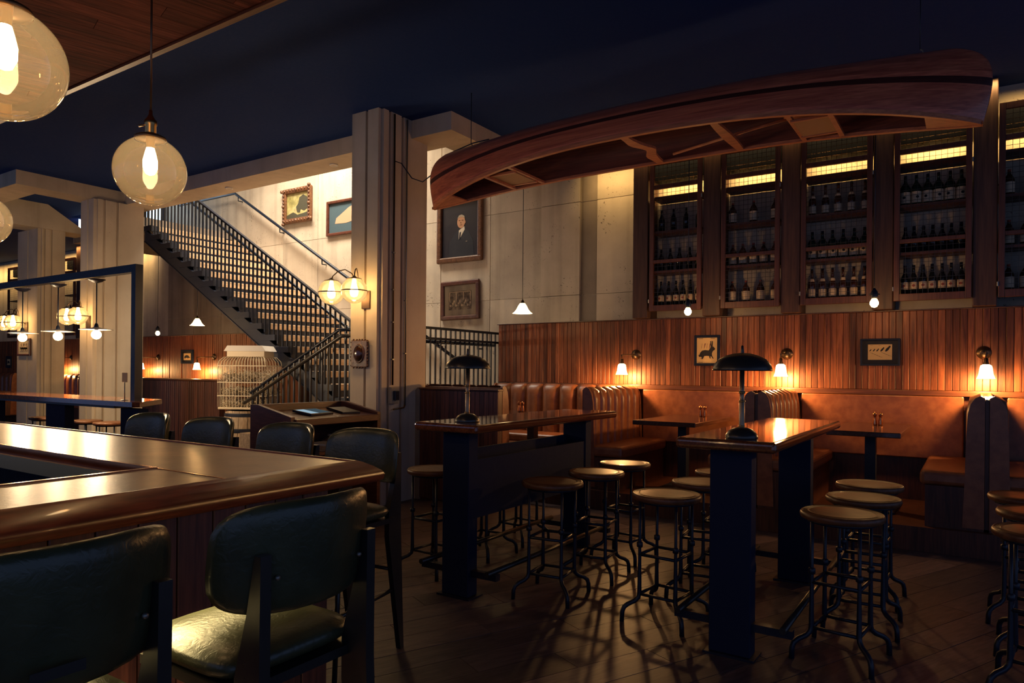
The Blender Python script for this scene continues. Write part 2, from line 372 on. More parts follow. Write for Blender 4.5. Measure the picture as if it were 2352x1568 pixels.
# beams
bm = NB(); bx(bm, -11.28, -4.69, 5.89, 6.33, 4.02, 4.23)
struct('trim_1', bm, 'column_concrete', label='long concrete beam above the stairs', cat='beam')
struct('trim_2', bx(NB(), -5.12, -4.69, 6.33, 8.2, 4.02, 4.23), 'column_concrete', label='short concrete beam meeting the wall beside the canoe', cat='beam')
struct('trim_3', bx(NB(), -11.72, -11.28, 4.38, 6.33, 4.02, 4.23), 'column_concrete', label='concrete cross beam above the left column', cat='beam')
struct('trim_4', bx(NB(), -16, -11.72, 4.38, 4.8, 4.02, 4.23), 'column_concrete', label='concrete beam running left from the cross beam', cat='beam')
struct('trim_5', prism(NB(), [(4.8, 3.8), (6.3, 3.8), (6.25, 3.85), (5.63, 4.22), (4.8, 4.22)], -13.75, -13.25, 'yz'), 'column_concrete', label='concrete cross beam on top of the farthest column', cat='beam')
for x, lab in ((-8.9, 'small round downlight in the beam soffit above the stairs'), (-6.75, 'small round downlight in the beam soffit beside the column')):
    t = thing('downlight', lab, 'downlight', (x, 6.12, 4.02))
    obj('trim_ring', lathe(NB(), [(.05, 0), (.055, -.012), (.04, -.012), (.036, 0)], 20), 'white_paint', t); obj('lens', lathe(NB(), [(0, -.006), (.036, -.006)], 20), 'cream_wire', t)

def column(n, x0, x1, y0, y1, z1, lab):
    g, d = .035, .03
    ax = SL(x0, x1, .48); P = [(x0, y0), (ax, y0), (ax, y0+d), (ax+g, y0+d), (ax+g, y0), (x1-.03, y0), (x1-.03, y0+.05), (x1, y0+.05)]
    for t in (.17, .43):
        yy = SL(y0, y1, t); P += [(x1, yy), (x1-d, yy), (x1-d, yy+g), (x1, yy+g)]
    P += [(x1, y1), (x0, y1)]
    return struct(n, prism(NB(), P, 0, z1), 'column_concrete', label=lab, cat='column')
column('column', -5.67, -5.25, 5.4, 6.16, 4.219, 'grooved concrete column beside the staircase with a twin globe lamp')
column('column', -11.62, -11.2, 5.4, 6.16, 4.02, 'grooved concrete column behind the long bar table and black frame')
column('column', -14.06, -13.28, 5.5, 5.92, 3.8, 'farther grooved concrete column with a framed picture on it')

# wood canopy over the bar
canopy = struct('ceiling_canopy', bx(NB(), -9, 1, -3, 2.46, 3.49, 3.6), 'dark_void', label='dropped ceiling of reddish wood boards above the bar', cat='ceiling')
boards(canopy, 'board', 'ceiling_wood', -6.4, -2.2, .4, 2.455, R(16), .14, 2.4, 3.465, 3.49, .003)
obj('edge_strip', bx(NB(), -9, 1, 2.462, 2.5, 3.45, 3.62), 'ledge_wood', canopy)

# ---------------------------------------------------------------- wainscot
SW = .0605
wains = struct('trim_6', bx(NB(), -5.5, 1.3, 8.02, 8.2, .2, 2.06), 'panel_wood', label='wall panelling of narrow reddish wood slats above the booths', cat='wainscot')
for k in range(int(6.8/SW)):
    x = -5.5+SW*k; d = random.choice((0, 0, .003, .006))
    obj('slat', rbx(NB(), x+.001, x+SW-.001, 7.997-d, 8.02, 1.29, 2.075, .004, 1), 'slat_wood', wains)
obj('cap', rbx(NB(), -5.52, 1.3, 7.98, 8.2, 2.075, 2.088, .003, 1), 'panel_wood', wains)
obj('ledge', rbx(NB(), -5.3, 1.3, 7.965, 8.0, 1.235, 1.29, .006), 'ledge_wood', wains)
w2 = struct('trim_7', bx(NB(), -26.9, -9.6, 8.02, 8.2, 0, 2.06), 'panel_wood', label='slatted wood wall panelling behind the stairs and the far tables', cat='wainscot')
b = NB(); x = -24.5
while x < -9.65:
    bx(b, x+.004, x+SW-.002, 7.997-random.choice((0, .003, .006)), 8.02, .2, 2.075); x += SW
obj('slat_field', b, 'slat_wood', w2, kind='stuff')
obj('cap', rbx(NB(), -26.9, -9.6, 7.98, 8.2, 2.075, 2.088, .003, 1), 'panel_wood', w2)
# concrete behind, dark band strips below the cabinets are plain wall

# ---------------------------------------------------------------- bottle cabinets with posts
def post(x0, x1, k, z0=2.09, par=None):
    p = struct('trim_%d' % k, rbx(NB(), x0, x1, 7.88, 8.2, z0, 4.2, .008), 'post_wood', label='dark timber post with bolts between bottle cabinets', cat='post')
    for z in (2.45, 3.05, 3.72): obj('bolt', lathe(NB(), [(.014, 0), (.014, .006), (.008, .012), (0, .013)], 10, ((x0+x1)/2, 7.88, z), axis='y'), 'steel_grey', p).scale = (1, 1, 1)
    return p
posts = [(-3.46, -3.27), (-2.6, -2.4), (-1.745, -1.55), (-.86, -.68), (-.02, .17), (.86, 1.05)]
for i, (a, b_) in enumerate(posts): post(a, b_, 8+i)
doors = [(-3.235, -2.61), (-2.385, -1.755), (-1.54, -.865), (-.672, -.028), (.178, .85)]
def wires(x0, x1, z0, z1, y, st=.05, r=.0018):
    b = NB(); n = max(2, round((x1-x0)/st)); mz = max(2, round((z1-z0)/st))
    for i in range(1, n): xx = SL(x0, x1, i/n); bx(b, xx-r, xx+r, y-r, y+r, z0, z1)
    for i in range(1, mz): zz = SL(z0, z1, i/mz); bx(b, x0, x1, y-2*r, y-.1*r, zz-r, zz+r)
    return b
def cabinet(x0, x1, lab, low=2.165, top=3.95):
    t = thing('bottle_cabinet', lab, 'cabinet', ((x0+x1)/2, 7.85, low)); hw = (x1-x0)/2; H = top-low
    for s in (-1, 1): obj('stile', rbx(NB(), s*hw-(.05 if s > 0 else 0), s*hw+(.05 if s < 0 else 0), 0, .04, 0, H, .004), 'door_wood', t)
    for z0, z1 in ((0, .07), (.565, .605), (1.44, 1.49), (H-.06, H)): obj('rail', rbx(NB(), -hw+.05, hw-.05, .002, .038, z0, z1, .004), 'door_wood', t)
    obj('wire_mesh', wires(-hw+.05, hw-.05, .07, 1.44, .02), 'gunmetal', t); obj('wire_mesh', wires(-hw+.05, hw-.05, 1.49, H-.06, .02), 'brass', t)  # upper mesh in brass: golden light from above put into its colour
    for z in (.04, .455, .925, 1.335): obj('shelf', bx(NB(), -hw+.01, hw-.01, .05, .345, z, z+.025), 'door_wood', t)
    obj('head_box', bx(NB(), -hw+.01, hw-.01, .12, .345, 1.56, H), 'dark_void', t)
    for s in (-1, 1): obj('hinge', lathe(NB(), [(.008, -.02), (.008, .02)], 8, (s*(hw+.004), -.004, .12 if s < 0 else 1.3)), 'steel_grey', t)
    return t
cl = ['bottle cabinet nearest the bare concrete, door of dark wood and wire mesh', 'bottle cabinet with three labelled bottles on its upper shelf', 'bottle cabinet with five dark long-necked bottles on its upper shelf', 'bottle cabinet with six pale-labelled bottles on its upper shelf', 'bottle cabinet past the canoe end, mostly in the dark']
cabs = [cabinet(a, b_, l) for (a, b_), l in zip(doors, cl)]
for (a, b_) in doors: lamp_area(((a+b_)/2, 8.08, 3.715), b_-a-.08, .02, P_BAND, AMBER, (0, .8, -1), 'cabinet_strip')

def bottle_proto(kind):
    t = thing('bottle', 'bottle', 'bottle', (0, 0, -5))
    body, lab, h = {'tall': ('bottle_dark', (.06, .13), .30), 'long': ('bottle_brown', (.03, .11), .33), 'squat': ('bottle_brown', (.03, .13), .25), 'round': ('bottle_green', (.03, .14), .31), 'dark': ('bottle_dark', (.0, .0), .27)}[kind]
    r = {'tall': .034, 'long': .037, 'squat': .044, 'round': .046, 'dark': .036}[kind]
    sh = h*{'tall': .55, 'long': .5, 'squat': .6, 'round': .58, 'dark': .55}[kind]
    obj('glass_body', lathe(NB(), [(0, 0), (r, 0), (r, sh), (r*.85, sh+.02), (.015, sh+.06), (.013, h-.02), (.015, h-.02), (.015, h-.03)], 12), body, t)
    obj('cap', lathe(NB(), [(.014, h-.03), (.0145, h), (0, h)], 10), 'red_label' if kind == 'squat' else 'black_steel', t)
    if lab[1]: obj('paper_label', lathe(NB(), [(r+.0008, lab[0]), (r+.0008, lab[1])], 12), 'label_paper', t)
    if kind in ('round', 'tall'): obj('emblem', lathe(NB(), [(0, -r-.003), (.014, -r-.003)], 10, (0, 0, (lab[0]+lab[1])/2), axis='y'), 'red_label' if kind == 'tall' else 'ink', t)
    if kind == 'long': obj('neck_label', lathe(NB(), [(r*.8, sh+.026), (.022, sh+.055)], 12), 'label_paper', t)
    return t
protos = {k: bottle_proto(k) for k in ('tall', 'long', 'squat', 'round', 'dark')}
SHELF = {'C': 2.165+.066, 'B': 2.165+.481, 'A': 2.165+.951}
rows = [(0, 'A', 4, 'dark'), (0, 'B', 5, 'dark'), (0, 'C', 6, 'tall'), (1, 'A', 3, 'squat'), (1, 'B', 5, 'squat'), (1, 'C', 4, 'squat'), (2, 'A', 5, 'long'), (2, 'B', 6, 'round'), (2, 'C', 6, 'long'), (3, 'A', 6, 'round'), (3, 'B', 7, 'dark'), (3, 'C', 7, 'tall'), (4, 'A', 4, 'squat'), (4, 'B', 5, 'squat'), (4, 'C', 5, 'squat')]
KT = {'tall': 'slim narrow-label bottle', 'long': 'long-necked brown bottle', 'squat': 'squat wide-label bottle', 'round': 'round bottle with label emblem', 'dark': 'unlabelled dark bottle'}
ST = {'A': 'upper shelf', 'B': 'middle shelf', 'C': 'bottom shelf'}
CT = ['of the cabinet nearest bare concrete', 'of the second bottle cabinet from bare concrete', 'of the middle bottle cabinet', 'of the cabinet under the canoe end', 'of the cabinet past the canoe end']
used = set()
for ci, sh, n, kd in rows:
    x0, x1 = doors[ci][0]+.085, doors[ci][1]-.085
    for k in range(n):
        loc = (SL(x0, x1, k/(n-1))+random.uniform(-.002, .002), 8.02+random.uniform(-.012, .012), SHELF[sh]); rz = random.uniform(-.3, .3)
        lab = KT[kd]+', '+ST[sh]+' '+CT[ci]; grp = 'bottles on the '+ST[sh]+' '+CT[ci]
        if kd in used: dup(protos[kd], loc, rz, lab, grp)
        else:
            used.add(kd); o = protos[kd]; o.location = loc; o.rotation_euler = (0, 0, rz); o['label'] = lab; o['group'] = grp
# far cabinets on the same wall beyond the stairs
for i, (a, b_) in enumerate(((-17.8, -17.17), (-16.81, -16.2), (-20.65, -20.0))):
    cabinet(a, b_, ['far bottle cabinet seen between the two left columns', 'far bottle cabinet just behind the black framed table', 'farthest bottle cabinet at the edge of the left columns'][i])
    if i < 2:
        for k in range(5): dup(protos['squat'], (SL(a+.1, b_-.1, k/4), 8.02, SHELF['B']), 0, 'small labelled bottle in the '+('far cabinet between the left columns' if i == 0 else 'far cabinet behind the black frame'), 'bottles in far cabinet %s' % ('one' if i == 0 else 'two'))
for i, (a, b_) in enumerate(((-17.15, -16.83), (-19.98, -19.7))): post(a, b_, 20+i)

# ---------------------------------------------------------------- staircase
RY0, RY1 = 6.42, 8.19
tX = lambda k: -7.38-.293*k
tZ = lambda k: 1.417+.1717*k
stair = thing('staircase', 'open-riser staircase with pale wood treads, black steel stringer and baluster railing', 'staircase', (0, 0, 0))
src = obj('tread', rbx(NB(), -.33, 0, RY0+.16, RY1, -.085, 0, .004, 1), 'tread_wood', stair); pan = obj('tread_end', bx(NB(), -.335, .005, RY0, RY0+.158, -.088, -.004), 'black_steel', stair)
trs = [k for k in range(-3, 15)]
for i, k in enumerate(trs):
    if i == 0: src.location = (tX(k), 0, tZ(k)); pan.location = (tX(k), 0, tZ(k))
    else: inst('tread', src, stair, (tX(k), 0, tZ(k))); inst('tread_end', pan, stair, (tX(k), 0, tZ(k)))
for k in trs: obj('riser', bx(NB(), tX(k)-.32, tX(k)-.305, RY0+.06, RY1-.05, tZ(k), tZ(k)+.088), 'black_steel', stair)
def slope(k0, k1, lo, hi): return [(tX(k0), tZ(k0)+lo), (tX(k1), tZ(k1)+lo), (tX(k1), tZ(k1)+hi), (tX(k0), tZ(k0)+hi)]
obj('stringer', prism(NB(), slope(-3.2, 14.6, -.36, -.16), RY0+.01, RY0+.06, 'xz'), 'black_steel', stair)
obj('stringer', prism(NB(), slope(-3.2, 14.6, -.36, -.10), RY1-.05, RY1-.01, 'xz'), 'black_steel', stair)
obj('soffit_plate', prism(NB(), slope(-3.2, 14.6, -.37, -.355), RY0, RY1-.06, 'xz'), 'black_steel', stair)
obj('top_rail', prism(NB(), slope(-2.1, 15, 1.0, 1.03), RY0+.0, RY0+.05, 'xz'), 'blue_steel', stair)
hr = obj('handrail', tube(NB(), [(tX(-3), RY0+.13, tZ(-3)+.80), (tX(-2.6), RY0+.13, tZ(-2.6)+.84), (tX(15), RY0+.13, tZ(15)+.84)], .021, 10), 'blue_steel', stair)
for k in (-1, 3, 7, 11): obj('bracket', tube(NB(), [(tX(k), RY0+.13, tZ(k)+.83), (tX(k), RY0+.13, tZ(k)+.77), (tX(k), RY0+.03, tZ(k)+.77)], .008, 6), 'black_steel', stair)
bsrc = None
for i in range(52):
    k = -2.1+i/3.05
    if bsrc is None: bsrc = obj('baluster', bx(NB(), -.008, .008, RY0+.012, RY0+.036, -.1, 1.01), 'blue_steel', stair); bsrc.location = (tX(k), 0, tZ(k))
    else: inst('baluster', bsrc, stair, (tX(k), 0, tZ(k)))
obj('newel', bx(NB(), tX(-2.15)-.02, tX(-2.15)+.02, RY0, RY0+.05, tZ(-2.1)-.25, tZ(-2.1)+1.03), 'blue_steel', stair)
# wall handrail
wh = thing('wall_handrail', 'black wall-mounted handrail climbing beside the paintings on concrete', 'handrail', (0, 0, 0))
wz = lambda x: 4.714+(-11.595-x)*.589
obj('rail', tube(NB(), [(-13.4, 8.1, 4.72), (-11.6, 8.1, 4.72), (-6.3, 8.1, wz(-6.3))], .024, 10), 'blue_steel', wh)
for x in (-11.5, -10.3, -9.2, -8.1, -7.0):
    z = wz(x); obj('bracket', tube(NB(), [(x, 8.1, z-.02), (x, 8.1, z-.09), (x, 8.195, z-.09)], .011, 6), 'black_steel', wh)
# upper landing guard
ug = thing('landing_guard', 'black baluster guard at the upper landing before the bright window', 'railing', (0, 0, 0))
gs = obj('baluster', bx(NB(), -.008, .008, 6.6, 6.62, 3.99, 5.0), 'blue_steel', ug); gs.location = (-11.9, 0, 0)
for i in range(1, 18): inst('baluster', gs, ug, (-11.9-.1*i, 0, 0))
obj('rail', bx(NB(), -13.7, -11.85, 6.58, 6.64, 5.0, 5.04), 'blue_steel', ug)
# lower flight and landing
struct('floor_landing', bx(bx(NB(), -6.25, -5.7, 4.7, 6.4, .6, .9), -6.7, -5.62, 6.4, 8.19, .6, .9), 'concrete_dark', label='concrete half landing below the stairs', cat='landing')
low = thing('lower_steps', 'short lower flight of stairs behind the host stand', 'steps', (0, 0, 0))
for k in range(5): obj('step', bx(NB(), -6.28-.33*(k+1), -6.28-.33*k, 4.7, 5.68, .02 if k == 4 else .05, .75-.15*k), 'tread_wood', low)
lr = thing('lower_railing', 'dark stair railing with bright handrail rising behind the host stand', 'railing', (0, 0, 0))
LY = 5.74
lz = lambda x: 1.904+(x+6.22)*.476
obj('top_rail', tube(NB(), [(-7.85, LY, lz(-7.85)), (-6.22, LY, 1.904), (-6.0, LY, 1.904)], .02, 8), 'blue_steel', lr)
obj('handrail', tube(NB(), [(-7.85, LY-.1, lz(-7.85)-.13), (-6.06, LY-.1, lz(-6.06)-.15), (-5.9, LY-.1, lz(-6.06)-.15)], .022, 10), 'gunmetal', lr)
ls = None
for i in range(18):
    x = -7.8+.1*i
    obj('baluster', bx(NB(), x-.008, x+.008, LY-.012, LY+.012, max(.02, lz(x)-1.0), lz(x)), 'blue_steel', lr)
# landing railing behind the corner booth
rg = thing('landing_railing', 'black baluster railing on the landing beside the corner booth', 'railing', (0, 0, 0))
obj('top_rail', bx(NB(), -5.62, -5.58, 6.2, 8.18, 1.95, 1.98), 'blue_steel', rg)
obj('handrail', tube(NB(), [(-5.68, 6.5, 1.80), (-5.68, 8.15, 1.80)], .022, 8), 'blue_steel', rg); obj('mid_rail', bx(NB(), -5.615, -5.585, 6.2, 8.18, 1.82, 1.85), 'blue_steel', rg)
for i in range(20): obj('baluster', bx(NB(), -5.609, -5.591, 6.25+.1*i, 6.268+.1*i, .9, 1.95), 'blue_steel', rg)
for y in (6.9, 7.75): obj('bracket', tube(NB(), [(-5.68, y, 1.79), (-5.68, y, 1.74), (-5.6, y, 1.74)], .012, 6), 'black_steel', rg)

# ---------------------------------------------------------------- bar
bar = thing('bar_counter', 'bar counter with glossy brown inlay, rounded wood armrest and brass well edge', 'bar', (0, 0, 0))
BX, BY = -2.07, 1.985
prof = [(0, 1.078), (.003, 1.085), (.012, 1.086), (.03, 1.079), (.06, 1.062), (.084, 1.044), (.092, 1.030), (.088, 1.010), (.075, 1.0), (.04, .998), (0, .998)]
b = NB(); rings = []
for st in ('far', 'corner', 'near'):
    rings.append([b.verts.new({'far': (-9, BY+d, z), 'corner': (BX+d, BY+d, z), 'near': (BX+d, -2.5, z)}[st]) for d, z in prof])
for a, c in zip(rings, rings[1:]):
    for i in range(len(prof)):
        j = (i+1) % len(prof); f = b.faces.new((a[i], a[j], c[j], c[i])); f.smooth = i not in (0, len(prof)-1, len(prof)-2)
b.faces.new(rings[0]); b.faces.new(rings[-1][::-1])
obj('armrest', b, 'rail_wood', bar)
obj('inlay', rbx(NB(), -9, BX-.001, 1.435, BY-.001, 1.04, 1.08, .003, 1), 'bar_inlay', bar, 'brown glossy bar top along the far side')
obj('inlay', rbx(NB(), BX-.43, BX-.001, -2.5, 1.425, 1.04, 1.08, .003, 1), 'bar_inlay', bar, 'brown glossy bar top along the near side')
obj('seam_strip', bx(NB(), -2.5, BX-.002, 1.425, 1.435, 1.045, 1.0815), 'copper', bar)
b = NB(); bx(b, -9, -2.5, 1.418, 1.434, 1.03, 1.084); bx(b, -2.516, -2.5, -2.5, 1.418, 1.03, 1.084); obj('brass_edge', b, 'copper', bar)
b = NB(); bx(b, -9, -2.51, 1.36, 1.42, 1.04, 1.045); bx(b, -2.66, -2.51, -2.5, 1.36, 1.04, 1.045); obj('drip_ledge', b, 'bar_inlay', bar)
b = NB(); bx(b, -9, -2.66, 1.345, 1.36, 1.0, 1.06); bx(b, -2.675, -2.66, -2.5, 1.36, 1.0, 1.06); obj('well_edge', b, 'brass', bar)
b = NB(); bx(b, -9, -2.2, 1.36, 1.96, .0, 1.0); bx(b, -2.65, -2.2, -2.5, 1.36, 0, 1.0); obj('carcass', b, 'dark_void', bar)
b = NB(); bx(b, -9, -2.66, .9, 1.345, .80, .84); bx(b, -3.0, -2.66, -2.5, .9, .80, .84); obj('work_shelf', b, 'black_steel', bar)
for k in range(34): y = -2.4+.128*k; obj('front_board', rbx(NB(), -2.2, -2.165, y+.002, y+.126, .1, .965, .004, 1), 'panel_wood', bar)
for k in range(18): x = -2.3-.128*k; obj('front_board', rbx(NB(), x-.126, x-.002, 1.96, 1.995, .1, .965, .004, 1), 'panel_wood', bar)
tray = thing('bar_tool', 'dark oval bar strainer lying in the bar well', 'strainer', (-3.0, 1.05, .84))
obj('ring', tube(NB(), [(.07*math.cos(a), .045*math.sin(a), .01) for a in [2*PI*i/16 for i in range(17)]], .004, 6), 'steel_grey', tray); obj('handle', bx(NB(), .06, .2, -.01, .01, .006, .014), 'steel_grey', tray)

# ---------------------------------------------------------------- bar chairs
def make_chair(lab, grp):
    t = thing('bar_chair', lab, 'chair', (0, 0, 0), 0, grp)
    b = cushion(NB(), .43, .43, .075, 5); bmesh.ops.transform(b, matrix=Matrix.Translation((0, .0, .735)) @ Matrix.Rotation(PI/2, 4, 'X'), verts=b.verts)
    obj('seat', b, 'green_leather', t)
    b = cushion(NB(), .49, .275, .05, 4, lambda x, z: .10*(x/.235)**2-.12*z, 12); bmesh.ops.transform(b, matrix=Matrix.Translation((0, -.285, 1.0)), verts=b.verts)
    bk = obj('backrest', b, 'green_leather', t)
    for s in (-1, 1): obj('screw', lathe(NB(), [(.006, 0), (.006, -.006), (0, -.008)], 8, (s*.13, -.28, .96), axis='y'), 'steel_grey', bk)
    for s in (-1, 1):
        P = [(-.290, 1.02), (-.268, 1.02), (-.24, .88), (-.195, .72), (-.195, .60), (-.295, 0), (-.32, 0), (-.288, .68), (-.288, .86)]
        obj('rear_leg', prism(NB(), P, s*.168-.015, s*.168+.015, 'yz'), 'gunmetal', t)
        obj('front_leg', tube(NB(), [(s*.18, .15, .70), (s*.19, .19, 0)], .012, 8), 'gunmetal', t)
        obj('side_stretcher', tube(NB(), [(s*.168, -.25, .32), (s*.187, .172, .30)], .011, 8), 'gunmetal', t)
    obj('seat_frame', bx(NB(), -.2, .2, -.22, .18, .675, .70), 'gunmetal', t)
    obj('footrest', tube(NB(), [(-.187, .172, .30), (.187, .172, .30)], .012, 8), 'brass', t); obj('rear_stretcher', tube(NB(), [(-.168, -.25, .42), (.168, -.25, .42)], .010, 8), 'gunmetal', t)
    return t
ch = make_chair('green-black leather bar chair facing away, on the near run of the bar', 'bar chairs with their backs to the open floor')
ch.location = (-1.64, 1.20, 0); ch.rotation_euler = (0, 0, PI/2)
dup(ch, (-1.64, .62, 0), PI/2+.03, 'green-black leather bar chair with a small maker tag on its back')
for i, x in enumerate((-2.64, -3.27, -4.0, -4.70)):
    dup(ch, (x, 2.42, 0), PI+(.06, -.03, .02, .0)[i], ['dark green leather bar chair at the corner end of the bar', 'second dark green leather bar chair along from the bar corner', 'third dark green leather bar chair along from the bar corner', 'fourth dark green leather bar chair, before the slatted wood partition'][i], 'bar chairs along the far side of the bar')
nt_ = thing('name_tag', 'small rectangular maker tag on the back of a bar chair', 'tag', (-1.322, .585, .92)); obj('plate', bx(NB(), -.002, .0, -.045, .045, -.01, .01), 'gunmetal', nt_)

# ---------------------------------------------------------------- globe pendants over the bar
def globe_pendant(x, y, z, top, lab):
    t = thing('globe_pendant', lab, 'lamp', (x, y, z), 0, 'globe pendants over the bar')
    r = .15
    obj('globe', sphere(NB(), (0, 0, 0), r, 40, 28, -1, .93), 'globe_glass', t)
    obj('fitter', lathe(NB(), [(.062, .138), (.066, .142), (.064, .15), (.05, .158), (.022, .165), (.022, .17)], 24), 'dull_bronze', t)
    s = obj('socket', lathe(NB(), [(.016, .10), (.02, .165), (.023, .17), (.023, .2), (.026, .205), (.026, .222), (.016, .235), (.008, .25), (.007, .27), (0, .27)], 18), 'brass', t)
    obj('switch_key', tube(NB(), [(0, -.02, .2), (-.04, -.03, .2)], [.004, .006], 6), 'brass', s)
    obj('rod', tube(NB(), [(0, 0, .26), (0, 0, top-z)], .005, 6), 'dull_bronze', t)
    bl = obj('bulb', lathe(NB(), [(0, -.02), (.018, -.012), (.029, .012), (.030, .045), (.022, .08), (.014, .11)], 16), 'filament_glow', t)
    lamp_point((0, 0, .0), P_GLOBE, WARM, .03, t)
    return t
globe_pendant(-3.061, 1.71, 2.32, 3.46, 'clear globe pendant with brass socket hanging above the far run of the bar')
globe_pendant(-2.2, .825, 2.27, 3.46, 'largest globe pendant, over the near run of the bar')
globe_pendant(-4.95, 1.75, 2.32, 3.46, 'globe pendant over the bar, beside the concrete cross beam')
globe_pendant(-2.2, -.2, 2.27, 3.46, 'added unseen globe pendant over the near run of the bar, past the chairs')  # added out of view to throw more light on the canoe

# ---------------------------------------------------------------- high tables, stools, table lamps
def high_table(cx, y0, y1, wd, lab, box):
    t = thing('high_table', lab, 'table', (cx, (y0+y1)/2, 0)); L = (y1-y0)/2; H = 1.115
    obj('tabletop', rbx(NB(), -wd/2, wd/2, -L, L, H-.055, H, .02, 4), 'table_wood', t)
    for s in (-1, 1):
        yy = -L+.12 if s < 0 else L-.30
        lg = obj('leg', rbx(NB(), -.105, .105, yy, yy+.10, .012, H-.055, .004, 1), 'black_wood', t)
        obj('base_plate', bx(NB(), -.13, .13, yy-.02, yy+.13, 0, .012), 'black_steel', lg)
        obj('foot_arm', bx(NB(), -.30, .30, yy+.03, yy+.075, .14, .18), 'black_steel', t)
    for s in (-1, 1): obj('foot_rail', tube(NB(), [(s*.265, -L+.1, .19), (s*.265, L-.2, .19)], .017, 10), 'gunmetal', t)
    if box:
        for s in (-1, 1): obj('apron', bx(NB(), s*.085-.012, s*.085+.012, -L+.22, L-.30, .50, .875 if s > 0 else .92), 'black_wood', t)
        obj('box_floor', bx(NB(), -.072, .072, -L+.22, L-.30, .50, .52), 'black_wood', t)
    return t
high_table(-2.76, 3.42, 5.43, .50, 'glossy high table on black legs with a long black trough between them', True)
high_table(-1.035, 3.48, 5.43, .50, 'glossy high table with a mushroom lamp, reflecting a lit wall lamp', False)

def make_stool(lab):
    t = thing('bar_stool', lab, 'stool', (0, 0, 0))
    pr = [(0, .702), (.185, .702), (.196, .708), (.2, .72), (.2, .728), (.194, .7385), (.187, .741), (.184, .737), (.180, .741), (.176, .737), (.172, .741), (.168, .737), (.164, .741), (.160, .738), (.15, .739), (0, .735)]
    obj('seat', lathe(NB(), pr, 40), 'stool_wood', t)
    obj('seat_ring', lathe(NB(), [(.10, .688), (.165, .688), (.165, .702), (.10, .702)], 24), 'black_steel', t)
    for sx in (-1, 1):
        for sy in (-1, 1):
            a = .112
            pts = [(sx*a, sy*a, .69), (sx*a, sy*a, .45), (sx*a, sy*a, .16), (sx*(a+.004), sy*(a+.004), .135), (sx*(a+.02), sy*(a+.02), .115), (sx*(a+.05), sy*(a+.05), .098), (sx*(a+.066), sy*(a+.066), .08), (sx*(a+.072), sy*(a+.072), .055), (sx*(a+.074), sy*(a+.074), 0)]
            l = obj('leg', tube(NB(), pts, [.009, .009, .0135]+[.0135]*6, 8), 'black_steel', t)
            obj('collar', lathe(NB(), [(.010, .425), (.018, .43), (.018, .455), (.010, .46)], 10, (sx*a, sy*a, 0)), 'black_steel', l)
    for z in (.385, .155):
        for k in range(4):
            A = [(-.112, -.112), (.112, -.112), (.112, .112), (-.112, .112)]; p, q = A[k], A[(k+1) % 4]
            obj('stretcher', tube(NB(), [(*p, z), (*q, z)], .0095, 8), 'black_steel', t)
    return t
stool = make_stool('x')
rowsS = [(-2.27, 'right'), (-1.50, 'left'), (-.56, 'right'), (-3.25, 'left'), (.27, 'x')]
LABS = {-2.27: 'on the booth side of the black trough table', -1.50: 'between the two lamp tables, at the rabbit-print table', -.56: 'beyond the rabbit-print lamp table, away from the trough', -3.25: 'on the bar side of the black trough table', .27: 'in the outermost row, partly cut off'}
first = True
for X, _ in rowsS:
    for j, Y in enumerate((3.93, 4.50, 5.05)):
        lab = 'round wood stool with pipe legs '+('nearest the table end' if j == 0 else 'in the middle' if j == 1 else 'farthest toward the booths')
        lab = 'round wood bar stool '+LABS[X]+(', '+('lamp end', 'middle', 'booth end')[j])
        loc = (X+(.03 if j == 1 else 0), Y+(0 if X != .27 else .07), 0); rz = random.uniform(-.12, .12)
        if first: first = False; stool.location = loc; stool.rotation_euler = (0, 0, rz); stool['label'] = lab; stool['group'] = 'bar stools at the high tables'
        else: dup(stool, loc, rz, lab, 'bar stools at the high tables')

def table_lamp(x, y, lab):
    t = thing('table_lamp', lab, 'lamp', (x, y, 1.115), 0, 'mushroom table lamps')
    obj('base', lathe(NB(), [(.078, 0), (.08, .006), (.078, .018), (.066, .036), (.045, .05), (.02, .056), (0, .056)], 32), 'gunmetal', t)
    obj('stem', lathe(NB(), [(.014, .054), (.014, .19), (.011, .195), (.011, .235), (.014, .24), (.012, .245), (.012, .355), (0, .355)], 18), 'bronze_stem', t)
    for z in (.062, .188, .232): obj('ring', lathe(NB(), [(.0145, z-.004), (.018, z), (.0145, z+.004)], 18), 'brass', t)
    obj('shade', lathe(NB(), [(.142, .343), (.1455, .343), (.146, .35), (.138, .375), (.115, .402), (.08, .42), (.04, .431), (0, .435), (0, .431), (.04, .426), (.08, .414), (.112, .396), (.135, .371), (.142, .345)], 40), 'gunmetal', t)
    obj('finial', lathe(NB(), [(.01, .43), (.008, .45), (.006, .47), (.0, .474)], 12), 'gunmetal', t)
    return t
table_lamp(-2.73, 3.62, 'dark mushroom table lamp on the table with the long black trough')
table_lamp(-.985, 3.62, 'dark mushroom table lamp on the high table under the rabbit print')

